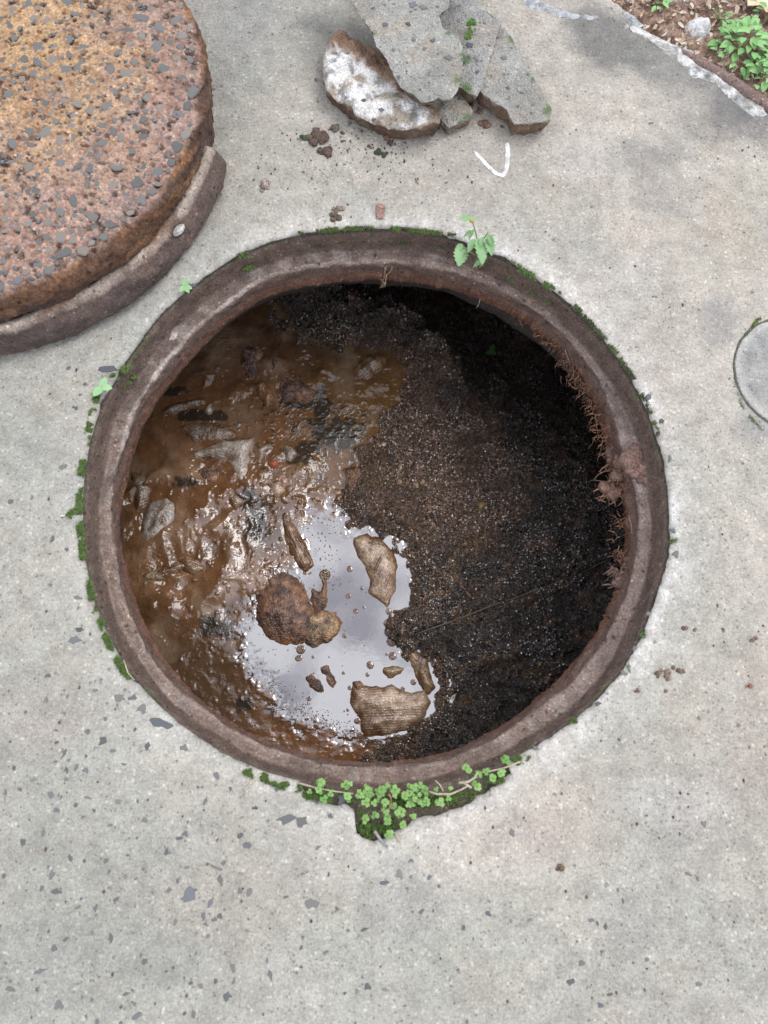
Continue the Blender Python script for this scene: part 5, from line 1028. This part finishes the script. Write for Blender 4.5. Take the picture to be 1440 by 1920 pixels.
tuft('root_tuft', hairs(1150,915,60,9,20,-.085,4,(-1,.6))+[(((1150,900),(1112,922)),-.085,-.09,.0014),(((1155,925),(1153,950)),-.085,-.095,.0012),(((1150,910),(1124,938)),-.085,-.09,.0014),(((1160,930),(1172,942)),-.085,-.09,.0012),(((1150,878),(1125,886)),-.085,-.09,.0011),(((1140,870),(1122,885)),-.085,-.09,.0009),(((1135,850),(1120,860)),-.085,-.09,.0008)], 'reddish clump of roots hanging into the hole on the right', seed=5, tone=(.30,.17,.12))
tuft('root_tuft', hairs(1160,1070,46,8,17,-.08,6,(-.9,.5))+[(((1160,1092),(1128,1097)),-.088,-.092,.0018),(((1160,1095),(1140,1103)),-.088,-.092,.0018),(((1183,960),(1196,1035)),-.075,-.06,.0008),(((1165,1030),(1170,1048)),-.085,-.075,.0007)], 'fuzzy brown roots at the lower right of the frame', seed=7, tone=(.27,.17,.13))
tuft('root_tuft', [(((1083,585),(1100,650)),-.015,-.05,.0016),(((1083,580),(1094,625)),-.012,-.045,.0012),(((1075,575),(1086,592)),-.004,-.02,.0012),(((1150,655),(1150,710)),-.02,-.045,.0022),(((1133,682),(1148,680)),-.035,-.03,.0008),(((1062,640),(1082,690)),-.065,-.08,.0008),(((1068,650),(1075,700)),-.07,-.085,.0007),(((1060,655),(1070,690)),-.07,-.085,.0007)]+hairs(1082,585,14,6,10,-.01,8,(.2,1)), 'grey stringy roots across the upper right ledge of the frame', seed=9, tone=(.25,.2,.16))
tuft('root_tuft', [(((889,530),(903,553)),-.06,-.095,.0010),(((903,553),(893,578)),-.095,-.10,.0009),(((893,500),(892,528)),-.03,-.06,.0009),(((880,527),(890,530)),-.06,-.06,.0006)], 'single pale root hanging from the weed over the lip', seed=11, tone=(.40,.30,.20))
tuft('root_tuft', [(((748,482),(720,505)),-.05,-.06,.0009),(((722,500),(719,535)),-.06,-.095,.0010),(((724,515),(722,538)),-.07,-.095,.0009),(((735,500),(722,522)),-.06,-.08,.0007)]+hairs(720,530,12,3,8,-.09,12,(0,1)), 'small pale root knot hanging at the top of the hole', seed=13, tone=(.36,.25,.17))
tuft('root_tuft', sum([hairs(x_, y_, 26, 7, 13, -.080, 140+q_, (-.8,.5)) for q_, (x_, y_) in enumerate(((985,590),(1015,615),(1040,645),(1062,672),(1080,700),(1096,730),(1110,758),(1126,792),(1138,826),(1145,862),(1158,900),(1168,980),(1168,1040)))], [])+hairs(1030,630,20,12,9,-.085,14,(-.6,.7))+hairs(1000,605,12,14,7,-.085,15,(-.6,.8)), 'rusty fringe of fine root hairs along the right inner lip', seed=15, tone=(.30,.15,.09))
clod(1195,865,30,(.24,.15,.12),'crumbly reddish mud heap lying on the right ledge of the frame',120,26,'mud_heap','mud',h=.45,sp=.75,z=-.048)
clod(1213,890,22,(.25,.16,.13),'lower end of the reddish mud heap on the ledge',121,18,'mud_heap','mud',h=.45,sp=.75,z=-.048)
clod(1175,880,26,(.22,.13,.10),'inner part of the reddish mud heap sliding over the lip',122,18,'mud_heap','mud',h=.5,sp=.8,z=-.068)
clod(1147,918,20,(.27,.16,.12),'mud clinging to the hanging root clump',123,14,'mud_heap','mud',h=.8,sp=.75,z=-.09)
clod(1145,855,16,(.20,.12,.10),'dark mud lump on the lip above the hanging roots',124,9,'mud_heap','mud',h=.7,sp=.8,z=-.085)
clod(1162,1085,18,(.22,.14,.11),'brown mud lump at the lower right lip',125,12,'mud_heap','mud',h=.7,sp=.8,z=-.085)
# green leaf bit down in the pit
z_ = comp_z(922, 664)+.012; b_ = G(922, 664, z_); em = empty('leaf_scrap', b_, 'small bright green leaf scrap in the dark upper part of the pit', 'leaf')
for i, (dx, dy, s) in enumerate(((-.016, 0, .026), (-.004, .005, .028), (.008, -.004, .022))): inst(WL[0], 'leaf', em, (dx, dy, .002), (.2*i, .1, .3+i*.8), (s, s, s))
